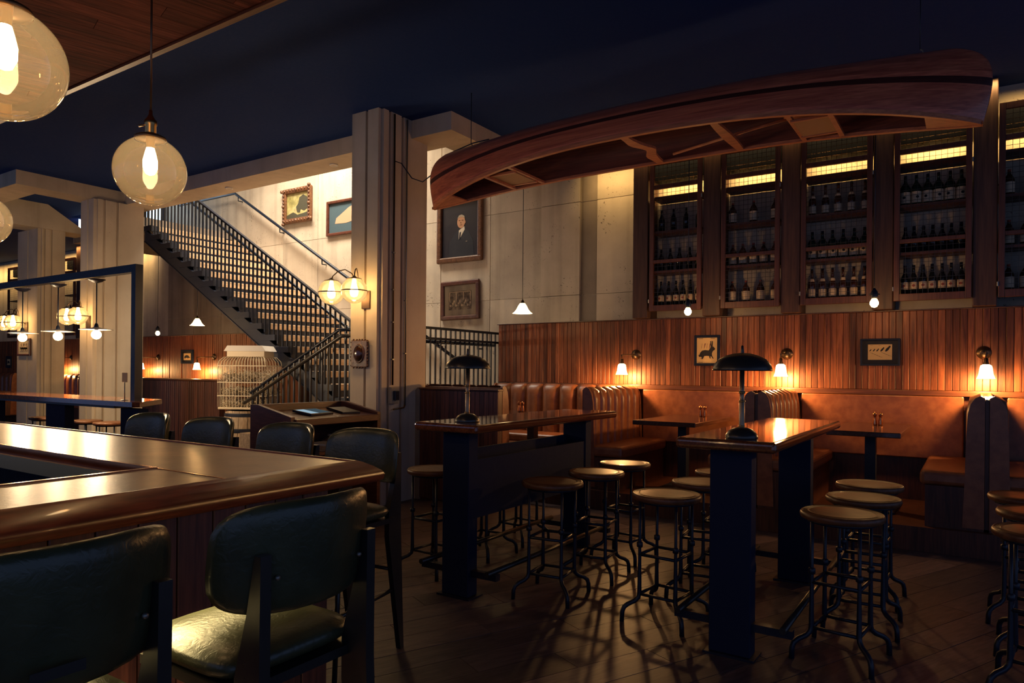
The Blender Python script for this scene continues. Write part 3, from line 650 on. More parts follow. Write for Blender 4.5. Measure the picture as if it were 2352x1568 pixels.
# ---------------------------------------------------------------- booths
BZ = .2
def channel_mesh(cw, h, d):
    b = NB(); N, Mv = 8, 9; G = []
    for i in range(N+1):
        u = -1+2*i/N; row = []
        for j in range(Mv+1):
            v = j/Mv; prof_ = (1-abs(u)**3.2)**.5 if abs(u) < 1 else 0
            a = max(0, (v-.78)/.22); dd = d*(.35+.65*prof_)*math.cos(a*PI/2*.999)**.6; zz = h*(v if v < .78 else .78+.22*math.sin(a*PI/2))-(1-prof_)*.012*v
            row.append(b.verts.new((u*cw/2, -dd, zz)))
        G.append(row)
    for i in range(N):
        for j in range(Mv): f = b.faces.new((G[i][j], G[i+1][j], G[i+1][j+1], G[i][j+1])); f.smooth = True
    B = [[b.verts.new((-cw/2, 0, 0)), b.verts.new((-cw/2, 0, h))], [b.verts.new((cw/2, 0, 0)), b.verts.new((cw/2, 0, h))]]
    return b
def bench(name, lab, loc, rz, width, nch, depth=.45, grp=None, endcap=True):
    """local: back at y=0, seat toward -y, width along x; z from the platform"""
    t = thing(name, lab, 'booth', loc, rz, grp); hw = width/2
    obj('base', bx(NB(), -hw+.006, hw-.006, -depth+.04, -.006, 0, .34), 'panel_wood', t)
    obj('seat', rbx(NB(), -hw+.003, hw-.003, -depth, -.06, .34, .46, .035, 3), 'brown_leather', t)
    obj('back_core', rbx(NB(), -hw+.004, hw-.004, -.06, -.001, .40, 1.055, .02, 2), 'brown_leather', t)
    obj('back_board', bx(NB(), -hw+.012, hw-.012, -.001, .0119, .02, 1.05), 'panel_wood', t)
    for s in (-1, 1): obj('end_panel', prism(NB(), [(-.15, .02), (-.135, .45), (-.128, .75), (-.118, .92), (-.10, 1.01), (-.07, 1.06), (-.035, 1.078), (-.004, 1.06), (-.004, .02)], s*hw-(.0 if s < 0 else .03), s*hw+(.03 if s < 0 else 0), 'yz'), 'brown_leather', t)
    cw = (width-.06)/nch; hw -= .03; src = None
    for k in range(nch):
        x = -hw+cw*(k+.5)
        if src is None: src = obj('channel', channel_mesh(cw, .64, .10), 'brown_leather', t); src.location = (x, -.03, .44)
        else: inst('channel', src, t, (x, -.03, .44))
    return t
for i, (xl, xr) in enumerate(((-3.66, -3.36), (-1.83, -1.55), (-.07, .25))):
    xm = (xl+xr)/2; n_ = ('first', 'second', 'third')[i]
    nm = ('corner booth', 'rabbit print', 'bird print')[i]
    # faces +x : local -y -> +x  => rz = +90
    bench('booth_bench', 'channelled brown leather bench with its back to the %s, %s booth divider' % (nm, n_), (xm+.012, 7.335, BZ), PI/2, 1.29, 7)
    if i: bench('booth_bench', 'channelled brown leather bench looking toward the %s, %s booth divider' % (nm, n_), (xm-.012, 7.335, BZ), -PI/2, 1.29, 7)
bench('booth_bench', 'brown leather wall bench of the corner booth with wide upright channels', (-4.59, 7.955, BZ), 0, 1.82, 7, .5)
fb = bench('booth_bench', 'leather bench backed by dark wood slats, before the landing railing', (-4.66, 6.085, 0.01+BZ), PI, 1.06, 6, .45)
sp = struct('trim_30', bx(NB(), -5.19, -4.13, 6.02, 6.08, 0, 1.23), 'panel_wood', label='dark slatted wood back panel of the corner booth', cat='partition')
for k in range(18): obj('slat', rbx(NB(), -5.19+.0589*k+.001, -5.19+.0589*(k+1)-.001, 6.0, 6.02, .02, 1.225, .003, 1), 'panel_wood', sp)
obj('cap', rbx(NB(), -5.2, -4.12, 5.985, 6.1, 1.23, 1.25, .004), 'ledge_wood', sp)
struct('wall_knee', prism(NB(), [(-5.19, 0), (-5.19, 1.25), (-5.22, 1.25), (-5.82, .62), (-6.3, .62), (-6.3, 0)], 5.99, 6.15, 'xz'), 'concrete_dark', label='dark sloping knee wall beside the host stand', cat='wall')
for i, (a, b_) in enumerate(((-3.36, -1.83), (-1.55, -.07), (.25, 1.3))):
    tag(obj('wall_cushion', rbx(NB(), a+.01, b_-.01, 7.965, 8.015, .62, 1.235, .012, 2), 'brown_leather'), 'flat brown leather wall pad of the booth under the %s' % ('rabbit print', 'bird print', 'last wall lamp')[i], 'cushion')
def booth_table(x, y, sx, sy, lab):
    t = thing('booth_table', lab, 'table', (x, y, BZ)); H = .75
    obj('tabletop', rbx(NB(), -sx/2, sx/2, -sy/2, sy/2, H-.045, H, .006), 'booth_table_wood', t)
    obj('column', bx(NB(), -.045, .045, -.05, .05, .02, H-.045), 'black_steel', t); obj('foot', rbx(NB(), -.22, .22, -.25, .25, 0, .02, .006), 'black_steel', t); obj('top_plate', bx(NB(), -.15, .15, -.22, .22, H-.06, H-.045), 'black_steel', t)
booth_table(-2.6, 7.3, .66, 1.2, 'dark booth table below the rabbit print')
booth_table(-.80, 7.3, .58, 1.2, 'dark booth table below the bird print')
booth_table(-4.35, 7.05, .95, .62, 'dark table of the corner booth')
def mill(x, y, k, lab, grp):
    t = thing('pepper_mill', lab, 'mill', (x, y, .95), 0, grp)
    obj('body', lathe(NB(), [(0, 0), (.021, 0), (.021, .01), (.019, .045), (.014, .07), (.013, .082), (.017, .09), (.017, .096)], 16), 'copper', t)
    obj('head', lathe(NB(), [(.017, .097), (.019, .105), (.015, .118), (.005, .124), (.004, .13 if k else .125), (0, .132 if k else .126)], 16), 'copper', t)
for (x, y, n_) in ((-2.555, 7.72, 'rabbit print'), (-.80, 7.6, 'bird print'), (-4.6, 7.14, 'corner booth')):
    for k in (0, 1): mill(x+.05*k, y, 1-k, 'copper %s mill on the %s table' % (('pepper', 'salt')[k], n_), 'copper mills')

# ---------------------------------------------------------------- wall sconces
def sconce(x, lab, dx=-.12, yw=7.995, z=1.655, grp='wall sconces on the slat panelling'):
    t = thing('wall_sconce', lab, 'lamp', (x, yw, z), 0, grp)
    obj('backplate', lathe(NB(), [(.062, 0), (.062, -.008), (.05, -.012), (.047, -.02), (.026, -.032), (0, -.034)], 24, axis='y'), 'dull_bronze', t)
    ex, ey = dx, -.20
    a = obj('arm', tube(NB(), [(0, -.025, 0), (ex*.15, -.06, 0), (ex*.9, ey*.93, -.005), (ex, ey, -.01), (ex, ey, -.06)], .0075, 8), 'dull_bronze', t)
    obj('knuckle', lathe(NB(), [(.012, -.02), (.014, -.01), (.012, 0)], 10, (ex, ey, 0)), 'dull_bronze', a)
    obj('socket', lathe(NB(), [(.008, -.05), (.018, -.06), (.018, -.09), (.024, -.10), (.026, -.115)], 14, (ex, ey, 0)), 'dull_bronze', t)
    obj('shade', lathe(NB(), [(.024, -.112), (.044, -.125), (.05, -.15), (.057, -.205), (.070, -.24), (.072, -.244)], 24, (ex, ey, 0)), 'shade_glow', t)
    obj('bulb', sphere(NB(), (ex, ey, -.19), .028, 14, 10), 'bulb_glow', t)
    lamp_point((ex, ey, -.255), P_SCONCE, WARM, .04, t)
    return t
sconce(-3.452, 'small wall sconce with glowing bell shade, left of the rabbit print', -.10)
sconce(-1.697, 'small wall sconce with glowing bell shade, between rabbit and bird prints', -.02)
sconce(.076, 'small wall sconce with glowing bell shade, past the bird print', .015)
sconce(-13.94, 'far wall sconce on a long arm, beside the left column', -.30)
sconce(-12.04, 'far wall sconce on a long arm, right of the small dark picture', -.25)
sconce(-17.6, 'far wall sconce seen between the two left columns', -.2)

# ---------------------------------------------------------------- hanging bulbs and cone pendants
def hang_bulb(x, y, z, lab, top=4.22, pw=P_BULB):
    t = thing('bulb_pendant', lab, 'lamp', (x, y, z), 0, 'bare bulb pendants')
    obj('cord', tube(NB(), [(0, 0, .12), (0, 0, top-z)], .004, 6), 'black_steel', t)
    obj('socket', lathe(NB(), [(.014, .025), (.026, .03), (.03, .05), (.03, .085), (.022, .10), (.008, .125)], 16), 'black_steel', t)
    obj('galley', lathe(NB(), [(.045, .062), (.047, .066), (.045, .07)], 16), 'black_steel', t)
    obj('bulb', lathe(NB(), [(0, -.055), (.022, -.048), (.036, -.025), (.036, -.005), (.024, .02), (.014, .03)], 18), 'bulb_glow', t)
    lamp_point((0, 0, -.075), pw, WARM, .035, t)
hang_bulb(-2.529, 7.2, 2.10, 'bare bulb on a cord above the rabbit print table')
hang_bulb(-.771, 7.2, 2.11, 'bare bulb on a cord above the bird print table')
hang_bulb(-12.59, 7.2, 2.09, 'far bare bulb on a cord beside the left column', 3.75)
def cone_pendant(x, y, z, lab, top=4.22):
    t = thing('cone_pendant', lab, 'lamp', (x, y, z), 0, 'cone pendants')
    obj('cord', tube(NB(), [(0, 0, .1), (0, 0, top-z)], .004, 6), 'black_steel', t)
    obj('socket', lathe(NB(), [(.03, .055), (.022, .08), (.01, .10), (0, .11)], 14), 'dull_bronze', t)
    obj('shade', lathe(NB(), [(.03, .058), (.05, .03), (.075, -.02), (.105, -.055), (.122, -.065)], 28), 'cone_glow', t)
    lamp_point((0, 0, -.09), P_CONE, AMBER, .05, t)
cone_pendant(-4.603, 7.2, 2.21, 'white glass cone pendant glowing over the corner booth')
cone_pendant(-11.35, 7.2, 2.25, 'white glass cone pendant glowing behind the stairs', 3.30)

# ---------------------------------------------------------------- twin globe lamps on columns
def twin(cx, plate_x, yw, z, lab, pw=P_TWIN):
    t = thing('twin_globe_lamp', lab, 'lamp', (cx, yw, z), 0, 'twin globe lamps on the columns')
    obj('backplate', rbx(NB(), plate_x-cx-.09, plate_x-cx+.03, -.02, -.001, -.17, .02, .004), 'dull_bronze', t)
    for i, (dx, dy) in enumerate(((.17, -.24), (-.17, -.24))):
        obj('gooseneck', tube(NB(), [(plate_x-cx-.03, -.01, -.02), (plate_x-cx-.05, -.1, .05)]+[(SL(plate_x-cx-.05, dx, s), SL(-.1, dy, s), .05+.19*math.sin(PI*(.1+.72*s))) for s in (.25, .5, .75, .95)]+[(dx, dy, .13)], .006, 8), 'dull_bronze', t)
        obj('cap', lathe(NB(), [(.08, .118), (.07, .124), (.03, .135), (.012, .15), (0, .15)], 24, (dx, dy, 0)), 'dull_bronze', t)
        obj('globe', sphere(NB(), (dx, dy, 0), .135, 32, 22, -1, .9), 'clear_globe', t)
        obj('band', lathe(NB(), [(.136, -.006), (.139, 0), (.136, .006)], 32, (dx, dy, -.005)), 'dull_bronze', t)
        obj('bulb', lathe(NB(), [(0, -.07), (.03, -.06), (.042, -.03), (.042, 0), (.028, .04), (.016, .12)], 18, (dx, dy, 0)), 'bulb_glow', t)
        lamp_point((dx, dy, -.02), pw, AMBER, .045, t)
twin(-5.54, -5.40, 5.399, 2.265, 'pair of clear globe lamps on the column beside the staircase')
twin(-11.33, -11.31, 5.399, 2.21, 'pair of clear globe lamps on the column behind the black frame')
twin(-13.78, -13.66, 5.499, 2.19, 'pair of clear globe lamps on the farthest column')

# ---------------------------------------------------------------- canoe
canoe = thing('canoe', 'upturned cedar strip canoe hung from the ceiling on wires', 'canoe', (0, 0, 0))
CX0, HL, CY0, CB = -2.33, 2.42, 5.62, .42
zg = lambda s: 3.345-.225*abs(s)**2.6
zk = lambda s: 3.70-.03*abs(s)**4
def hb(s): return CB*max(0, 1-abs(s)**2.0)**.72
def lenf(u): return HL*(.978+.022*math.sin(PI*min(1, u*1.25)))-.26*max(0, (u-.25)/.75)**3.0
def hullpt(s, u, side, off=0):
    # u: 0 gunwale .. 1 keel
    b_ = hb(s); t = u*PI/2; ful = .62 if abs(s) < .5 else SL(.62, 1.0, (abs(s)-.5)/.5)
    y = max(0, b_-off)*math.cos(t)**ful*(1+.06*math.sin(2*t)); z = zg(s)+(zk(s)-zg(s)-off)*(math.sin(t)**1.05)
    return Vector((CX0+s*lenf(u), CY0+side*y, z))
def hull_band(u0, u1, nu, off=0, flipn=False):
    b = NB(); NS = 56
    for side in (-1, 1):
        G = []
        for i in range(NS+1):
            s = math.sin((-1+2*i/NS)*PI/2)
            G.append([b.verts.new(hullpt(s, SL(u0, u1, j/nu), side, off)) for j in range(nu+1)])
        for i in range(NS):
            for j in range(nu):
                f = b.faces.new((G[i][j], G[i+1][j], G[i+1][j+1], G[i][j+1])); f.smooth = True
    bmesh.ops.remove_doubles(b, verts=b.verts, dist=1e-4)
    return b
us = [0, .075, .15, .225, .30, .335, .37, .43, .50, .58, .66, .75, .86, 1]
for i, (a, c) in enumerate(zip(us, us[1:])):
    m = 'stripe_wood' if i in (4, 5) else 'hull_wood'
    obj('hull_plank' if m == 'hull_wood' else 'hull_stripe', hull_band(a, c, 3 if c < .9 else 6), m, canoe)
obj('inner_hull', hull_band(0.0, 1, 12, .012), 'hull_inside_wood', canoe)
for side in (-1, 1):
    b = NB(); G = []
    for i in range(57):
        s = math.sin((-1+2*i/56)*PI/2); p = hullpt(s, 0, side); G.append([b.verts.new((p.x, p.y+side*dy, p.z+dz)) for dy, dz in ((.012, .02), (.012, -.012), (-.028, -.012), (-.028, .012))])
    for a, c in zip(G, G[1:]):
        for j in range(4): b.faces.new((a[j], a[(j+1) % 4], c[(j+1) % 4], c[j]))
    b.faces.new(G[0]); b.faces.new(G[-1][::-1]); obj('gunwale', b, 'gunwale_wood', canoe)
def yat(x): s = (x-CX0)/lenf(0); return hb(s), zg(s)
def thwart(name, x, wdt, shape):
    b_, z = yat(x); b = NB(); N = 16; T = []; 
    for i in range(N+1):
        v = -1+2*i/N; ww = wdt*shape(v)[0]; ox = shape(v)[1]
        T.append([b.verts.new((x+ox-ww/2, CY0+v*(b_-.01), z-.01)), b.verts.new((x+ox+ww/2, CY0+v*(b_-.01), z-.01)), b.verts.new((x+ox+ww/2, CY0+v*(b_-.01), z+.012)), b.verts.new((x+ox-ww/2, CY0+v*(b_-.01), z+.012))])
    for a, c in zip(T, T[1:]):
        for j in range(4): b.faces.new((a[j], a[(j+1) % 4], c[(j+1) % 4], c[j]))
    b.faces.new(T[0]); b.faces.new(T[-1][::-1]); return obj(name, b, 'gunwale_wood', canoe)
thwart('yoke', -2.38, .085, lambda v: (1.0-.25*abs(v)+.25*math.exp(-((abs(v)-.45)/.2)**2), .07*math.exp(-(v/.28)**2)))
thwart('thwart', -1.66, .08, lambda v: (.65+.4*math.cos(v*PI/2), 0))
def cseat(xa, xb):
    for x in (xa, xb): thwart('seat_rail', x, .035, lambda v: (1, 0))
    b_, z = yat((xa+xb)/2); b2 = b_*.62
    obj('cane_seat', bx(NB(), xa+.012, xb-.012, CY0-b2, CY0+b2, z-.004, z+.004), 'cane', canoe)
    for sy in (-1, 1): obj('seat_side', bx(NB(), xa, xb, CY0+sy*b2-.014, CY0+sy*b2+.014, z-.01, z+.01), 'gunwale_wood', canoe)
cseat(-1.14, -.86); cseat(-3.86, -3.56)
for sg in (-1, 1):
    b = NB(); L0 = []; 
    for i in range(13):
        s = sg*SL(.86, .998, i/12); p = hullpt(s, 0, 1); hw_ = max(.004, p.y-CY0-.01); L0.append((p.x, hw_, p.z-.008))
    top = [[b.verts.new((x, CY0+q*h, z+dz)) for q in (-1, 1) for dz in (0, .012)] for x, h, z in L0]
    # concave inner edge
    for v in top[0]: pass
    for a, c in zip(top, top[1:]):
        for i0, i1 in ((0, 2), (2, 3), (3, 1), (1, 0)): b.faces.new((a[i0], a[i1], c[i1], c[i0]))
    b.faces.new((top[0][0], top[0][1], top[0][3], top[0][2])); obj('deck', b, 'gunwale_wood', canoe)
paddle = thing('paddle', 'wooden canoe paddle stowed under the thwarts of the hanging canoe', 'paddle', (0, 0, 0))
obj('shaft', tube(NB(), [(-2.2, 5.86, 3.345), (-1.45, 5.66, 3.375), (-1.2, 5.6, 3.38)], .012, 8), 'gunwale_wood', paddle)
_b = cushion(NB(), .17, .5, .02, 3); bmesh.ops.transform(_b, matrix=Matrix.Translation((-.98, 5.54, 3.385)) @ Matrix.Rotation(R(75), 4, 'Z') @ Matrix.Rotation(PI/2, 4, 'X'), verts=_b.verts); obj('blade', _b, 'gunwale_wood', paddle)
for x, lab in ((-.33, 'thin wire holding the high end of the canoe near the cabinets'), (-4.22, 'thin wire holding the canoe end beside the concrete beam')):
    s = (x-CX0)/HL; t = thing('hanging_wire', lab, 'wire', (x, CY0, zk(s)-.035)); obj('wire', tube(NB(), [(0, 0, .05), (0, 0, 4.255-zk(s))], .004, 6), 'black_steel', t)
    obj('hook', tube(NB(), [(.0, 0, .055), (.014, 0, .045), (.018, 0, .025), (0, 0, .005), (-.018, 0, .02)], .005, 6), 'steel_grey', t)
cable = tag(obj('cable', tube(NB(), [(-5.243, 5.62, 3.70), (-5.15, 5.62, 3.66), (-5.0, 5.62, 3.48), (-4.85, 5.62, 3.42), (-4.72, 5.62, 3.48), (-4.62, 5.62, 3.58), (-4.5, 5.62, 3.66), (-4.2, 5.62, 3.715), (-4.0, 5.62, 3.72)], .006, 6), 'black_steel'), 'thin black cable looping from the column to the canoe', 'cable')

# ---------------------------------------------------------------- pictures
def picture(x0, x1, z0, z1, y, fwid, fmat, lab, art, depth=.035, rz=0, glass=False, name='framed_picture', matw=0, ornate=False):
    t = thing(name, lab, 'picture', ((x0+x1)/2, y, (z0+z1)/2)); hw, hh = (x1-x0)/2, (z1-z0)/2; t.rotation_euler = (0, rz, 0)
    for a, b_, c, d in ((-hw, hw, hh-fwid, hh), (-hw, hw, -hh, -hh+fwid)): obj('frame_bar', rbx(NB(), a, b_, -depth, -.001, c, d, fwid*.25, 2), fmat, t)
    for a, b_ in ((-hw, -hw+fwid), (hw-fwid, hw)): obj('frame_bar', rbx(NB(), a, b_, -depth, -.001, -hh+fwid*.6, hh-fwid*.6, fwid*.25, 2), fmat, t)
    if ornate:
        b = NB()
        for q in range(40):
            s = q/40*4; e = s % 1; i = int(s)
            p = [(SL(-hw, hw, e), hh-fwid/2), (hw-fwid/2, SL(hh, -hh, e)), (SL(hw, -hw, e), -hh+fwid/2), (-hw+fwid/2, SL(-hh, hh, e))][i]
            big = 1.5 if e < .02 or abs(e-.5) < .02 else 1
            sphere(b, (p[0]*1.015, -depth, p[1]*1.015), fwid*.24*big, 8, 6)
        obj('carving', b, fmat, t, kind='stuff')
    iw, ih = hw-fwid, hh-fwid
    art(t, iw, ih, -.012)
    if glass: obj('glass', bx(NB(), -iw, iw, -.026, -.024, -ih, ih), 'frame_glass', t)
    return t
def flat(t, name, pts, y, mat, th=.0012): return obj(name, prism(NB(), pts, y-th, y, 'xz'), mat, t)
def ell(cx, cz, a, b_, n=20, rot=0): return [(cx+a*math.cos(q)*math.cos(rot)-b_*math.sin(q)*math.sin(rot), cz+a*math.cos(q)*math.sin(rot)+b_*math.sin(q)*math.cos(rot)) for q in [2*PI*i/n for i in range(n)]]
def ground(t, iw, ih, y, mat, name='sheet'): return flat(t, name, [(-iw, -ih), (iw, -ih), (iw, ih), (-iw, ih)], y, mat, .006)
def art_rabbit(t, iw, ih, y):
    g = ground(t, iw, ih, y, 'cream_paper'); s = min(iw, ih); yy = y-.007
    Q = [(-.80, -.45), (-.62, -.42), (-.52, -.58), (-.70, -.62), (-.46, -.66), (-.36, -.50), (-.28, -.36), (.02, -.34), (.22, -.36), (.30, -.58), (.40, -.60), (.36, -.40), (.50, -.42), (.62, -.60), (.72, -.60), (.56, -.36), (.52, -.14), (.62, .10), (.82, .22), (.86, .34), (.70, .50), (.60, .52), (.62, .92), (.54, .98), (.48, .60), (.44, .98), (.34, .92), (.40, .52), (.36, .40), (.18, .16), (-.20, .20), (-.52, .14), (-.72, -.06), (-.80, -.26), (-.92, -.30)]
    flat(t, 'rabbit_print', [(a*iw*.92, (b_*1.12+(.22*(b_-.5) if b_ > .5 else 0))*iw*.92-.02) for a, b_ in Q], yy, 'ink')
    for a, z in ((-.6, .93), (.55, .93), (-.62, -.93)): flat(t, 'caption_print', [(a*iw-.025, z*ih-.002), (a*iw+.025, z*ih-.002), (a*iw+.025, z*ih+.002), (a*iw-.025, z*ih+.002)], yy, 'ink')
    for k in range(4): x = -.55*iw+.03*k; flat(t, 'twig_print', [(x, .15*ih), (x+.003, .15*ih), (x+.012+.01*(k % 2), .55*ih), (x+.009, .55*ih)], yy, 'rail_wood')
def art_birds(t, iw, ih, y):
    ground(t, iw, ih, y, 'ink', 'mat_board'); a, b_ = iw*.68, ih*.66; flat(t, 'sheet', [(-a, -b_), (a, -b_), (a, b_), (-a, b_)], y-.007, 'cream_paper', .002); yy = y-.0095
    for k, x in enumerate((-.8, -.5, -.2, .18, .62)):
        s = (.008, .009, .010, .015, .02)[k]; cx, cz = x*a, .12*b_+s
        flat(t, 'bird_print', ell(cx, cz, s*1.5, s*.6, 12, .9), yy, 'ink'); flat(t, 'bird_print', ell(cx+s*.95, cz+s*1.2, s*.5, s*.45, 10), yy, 'ink')
    for k in range(9):
        z = -.05*b_-.010*(k % 5); x = -.85*a+.19*a*k; flat(t, 'branch_print', [(x, z), (x+.3*a, z-.01), (x+.3*a, z-.0085), (x, z+.0015)], yy, 'ink')
    for x in (-.7, .0, .8): flat(t, 'caption_print', [(x*a-.012, .86*b_), (x*a+.012, .86*b_), (x*a+.012, .88*b_), (x*a-.012, .88*b_)], yy, 'ink')
def art_portrait(t, iw, ih, y):
    ground(t, iw, ih, y, 'portrait_ground', 'canvas'); yy = y-.007
    flat(t, 'suit_paint', [(-.62*iw, -ih), (-.58*iw, -.45*ih), (-.32*iw, -.12*ih), (-.05*iw, .02*ih), (.2*iw, .02*ih), (.5*iw, -.1*ih), (.72*iw, -.45*ih), (.78*iw, -ih)], yy, 'suit_paint')
    flat(t, 'shirt_paint', [(-.06*iw, -.02*ih), (.24*iw, .12*ih), (.26*iw, .0), (.0, -.32*ih), (-.07*iw, -.36*ih)], yy-.0015, 'shirt_paint')
    flat(t, 'tie_paint', [(-.02*iw, -.1*ih), (.06*iw, -.08*ih), (.02*iw, -.34*ih), (-.06*iw, -.36*ih)], yy-.003, 'suit_paint')
    flat(t, 'face_paint', ell(.06*iw, .29*ih, .215*iw, .235*ih, 28), yy-.003, 'skin_paint')
    flat(t, 'ear_paint', ell(.275*iw, .27*ih, .03*iw, .055*ih, 12), yy-.0035, 'skin_paint')
    for pts in (ell(-.03*iw, .345*ih, .05*iw, .014*ih, 10), ell(.14*iw, .345*ih, .05*iw, .014*ih, 10), ell(.045*iw, .255*ih, .03*iw, .02*ih, 10), ell(.045*iw, .18*ih, .075*iw, .010*ih, 10)): flat(t, 'feature_paint', pts, yy-.0048, 'gilt')
    flat(t, 'hair_paint', [(-.15*iw, .42*ih), (-.05*iw, .54*ih), (.1*iw, .56*ih), (.24*iw, .50*ih), (.285*iw, .34*ih), (.25*iw, .43*ih), (.1*iw, .48*ih), (-.05*iw, .47*ih)], yy-.0048, 'mat_board')
    flat(t, 'pocket_paint', ell(.36*iw, -.45*ih, .05*iw, .014*ih, 10), yy-.003, 'mat_board')
def art_photo(t, iw, ih, y):
    ground(t, iw, ih, y, 'mat_board', 'mat_board'); a, b_ = iw*.72, ih*.62; flat(t, 'photo_sheet', [(-a, -b_), (a, -b_), (a, b_), (-a, b_)], y-.007, 'photo_paint', .002)
    yy = y-.0095
    for k in range(4): x = SL(-a, a, k/3)*.92; flat(t, 'window_print', [(x-.006, -.1*b_), (x+.006, -.1*b_), (x+.006, .92*b_), (x-.006, .92*b_)], yy, 'label_paper')
    flat(t, 'window_print', [(-.9*a, .86*b_), (.9*a, .86*b_), (.9*a, .92*b_), (-.9*a, .92*b_)], yy, 'label_paper')
    for r_ in range(3):
        for k in range(11): flat(t, 'head_print', ell(SL(-.85, .85, k/10)*a+.01*(r_ % 2), -.12*b_-.2*b_*r_, .016, .022, 8), yy, ('mat_board', 'photo_paint', 'label_paper')[(k+r_) % 3])
def art_land(t, iw, ih, y):
    ground(t, iw, ih, y, 'landscape_paint', 'canvas'); yy = y-.007
    flat(t, 'tree_print', [(-.05*iw, -.55*ih), (-.15*iw, -.1*ih), (.05*iw, .15*ih), (.15*iw, .62*ih), (.5*iw, .8*ih), (.95*iw, .5*ih), (.98*iw, -.3*ih), (.6*iw, -.5*ih), (.3*iw, -.35*ih), (.2*iw, -.6*ih)], yy, 'tree_paint')
    flat(t, 'bank_print', [(-iw, -.7*ih), (-.4*iw, -.5*ih), (0, -.75*ih), (iw, -.6*ih), (iw, -ih), (-iw, -ih)], yy-.0015, 'tree_paint')
def art_sea(t, iw, ih, y):
    ground(t, iw, ih, y, 'sea_paint', 'canvas'); yy = y-.007
    flat(t, 'dune_print', [(-.55*iw, -.38*ih), (-.45*iw, .0), (-.1*iw, .22*ih), (.5*iw, .62*ih), (iw, .8*ih), (iw, -.3*ih), (.3*iw, -.42*ih)], yy, 'sand_paint')
def art_beast(t, iw, ih, y):
    ground(t, iw, ih, y, 'ink', 'mat_board'); a, b_ = iw*.7, ih*.62; flat(t, 'sheet', [(-a, -b_), (a, -b_), (a, b_), (-a, b_)], y-.007, 'cream_paper', .002)
    flat(t, 'beast_print', [(-.8*a, -.35*b_), (-.7*a, .2*b_), (-.2*a, .5*b_), (.3*a, .4*b_), (.75*a, -.2*b_), (.9*a, -.4*b_), (.4*a, -.35*b_), (.3*a, -.6*b_), (.1*a, -.35*b_), (-.4*a, -.35*b_), (-.5*a, -.6*b_)], y-.0095, 'ink')
picture(-2.719, -2.421, 1.522, 1.876, 7.99, .03, 'black_wood', 'black framed rabbit silhouette print on amber paper', art_rabbit)
picture(-.978, -.618, 1.529, 1.805, 7.99, .02, 'black_wood', 'wide black framed print of five small birds in a row', art_birds, glass=True)
picture(-6.75, -5.91, 3.03, 3.99, 8.199, .085, 'gilt', 'gilt framed portrait of a man in a dark suit', art_portrait, .06)
picture(-6.68, -5.96, 2.185, 2.765, 8.199, .07, 'picture_frame_wood', 'wood framed group photograph under the portrait', art_photo, .04, R(-1), True)
picture(-10.3, -9.55, 4.0, 4.62, 8.199, .09, 'gilt', 'ornate gilt framed landscape with a dark tree', art_land, .06, 0, ornate=True)
picture(-9.17, -8.45, 3.68, 4.27, 8.199, .05, 'picture_frame_wood', 'dark framed picture of sand dune and sea beside the column', art_sea, .05)
picture(-13.09, -12.69, 1.526, 1.80, 7.99, .03, 'black_wood', 'small dark framed animal print between the far sconces', art_beast)
picture(-13.98, -13.5, 1.63, 1.93, 5.499, .03, 'picture_frame_wood', 'small framed picture on the farthest column', art_photo)
picture(-21.0, -20.7, 1.4, 1.7, 7.99, .03, 'black_wood', 'tiny dark framed print on the farthest slat panelling', art_beast)
mir = thing('oval_mirror', 'small carved wood frame with an oval convex mirror on the column', 'mirror', (-5.51, 5.399, 1.615))
b = NB(); rbx(b, -.12, .12, -.03, -.001, -.145, .145, .008)
for q in range(24):
    a = 2*PI*q/24; rr = 1/max(abs(math.cos(a))/.125, abs(math.sin(a))/.15); sphere(b, (rr*math.cos(a), -.022, rr*math.sin(a)), .010, 8, 6)
obj('frame', b, 'gilt', mir)
b = lathe(NB(), [(0, 0), (.04, .003), (.056, .012), (.06, .02)], 28, axis='y'); obj('mirror_glass', b, 'bottle_brown', mir).location = (0, -.055, 0)
mir.children[-1].scale = (1, 1, 1.35)
b = lathe(NB(), [(.058, -.03), (.07, -.043), (.08, -.03)], 28, axis='y'); o = obj('oval_rim', b, 'gilt', mir); o.scale = (1, 1, 1.32)

# ---------------------------------------------------------------- column conduits
cd = thing('conduit', 'thin metal conduit with junction box on the side of the column', 'conduit', (-5.245, 5.6, 0))
obj('pipe', tube(NB(), [(.012, 0, 1.28), (.012, 0, 4.2)], .01, 8), 'dull_bronze', cd); obj('box', rbx(NB(), 0, .05, -.06, .06, 1.08, 1.26, .005), 'mat_board', cd)
for z in (1.55, 1.95, 2.3, 2.7): obj('clip', bx(NB(), 0, .024, -.016, .016, z, z+.014), 'steel_grey', cd)
obj('charger', rbx(NB(), .05, .085, -.03, .03, 1.12, 1.22, .004), 'black_steel', cd)
cd2 = thing('conduit', 'second thin conduit on the column near the knee wall', 'conduit', (-5.245, 5.8, 0)); obj('pipe', tube(NB(), [(.012, 0, 1.05), (.012, 0, 4.2)], .009, 8), 'steel_grey', cd2)
for z in (1.62, 2.2): obj('clip', bx(NB(), 0, .022, -.014, .014, z, z+.012), 'steel_grey', cd2)
obj('elbow', tube(NB(), [(.012, 0, 1.06), (.015, -.02, 1.03), (.03, -.2, 1.02)], .009, 8), 'brass', cd2)

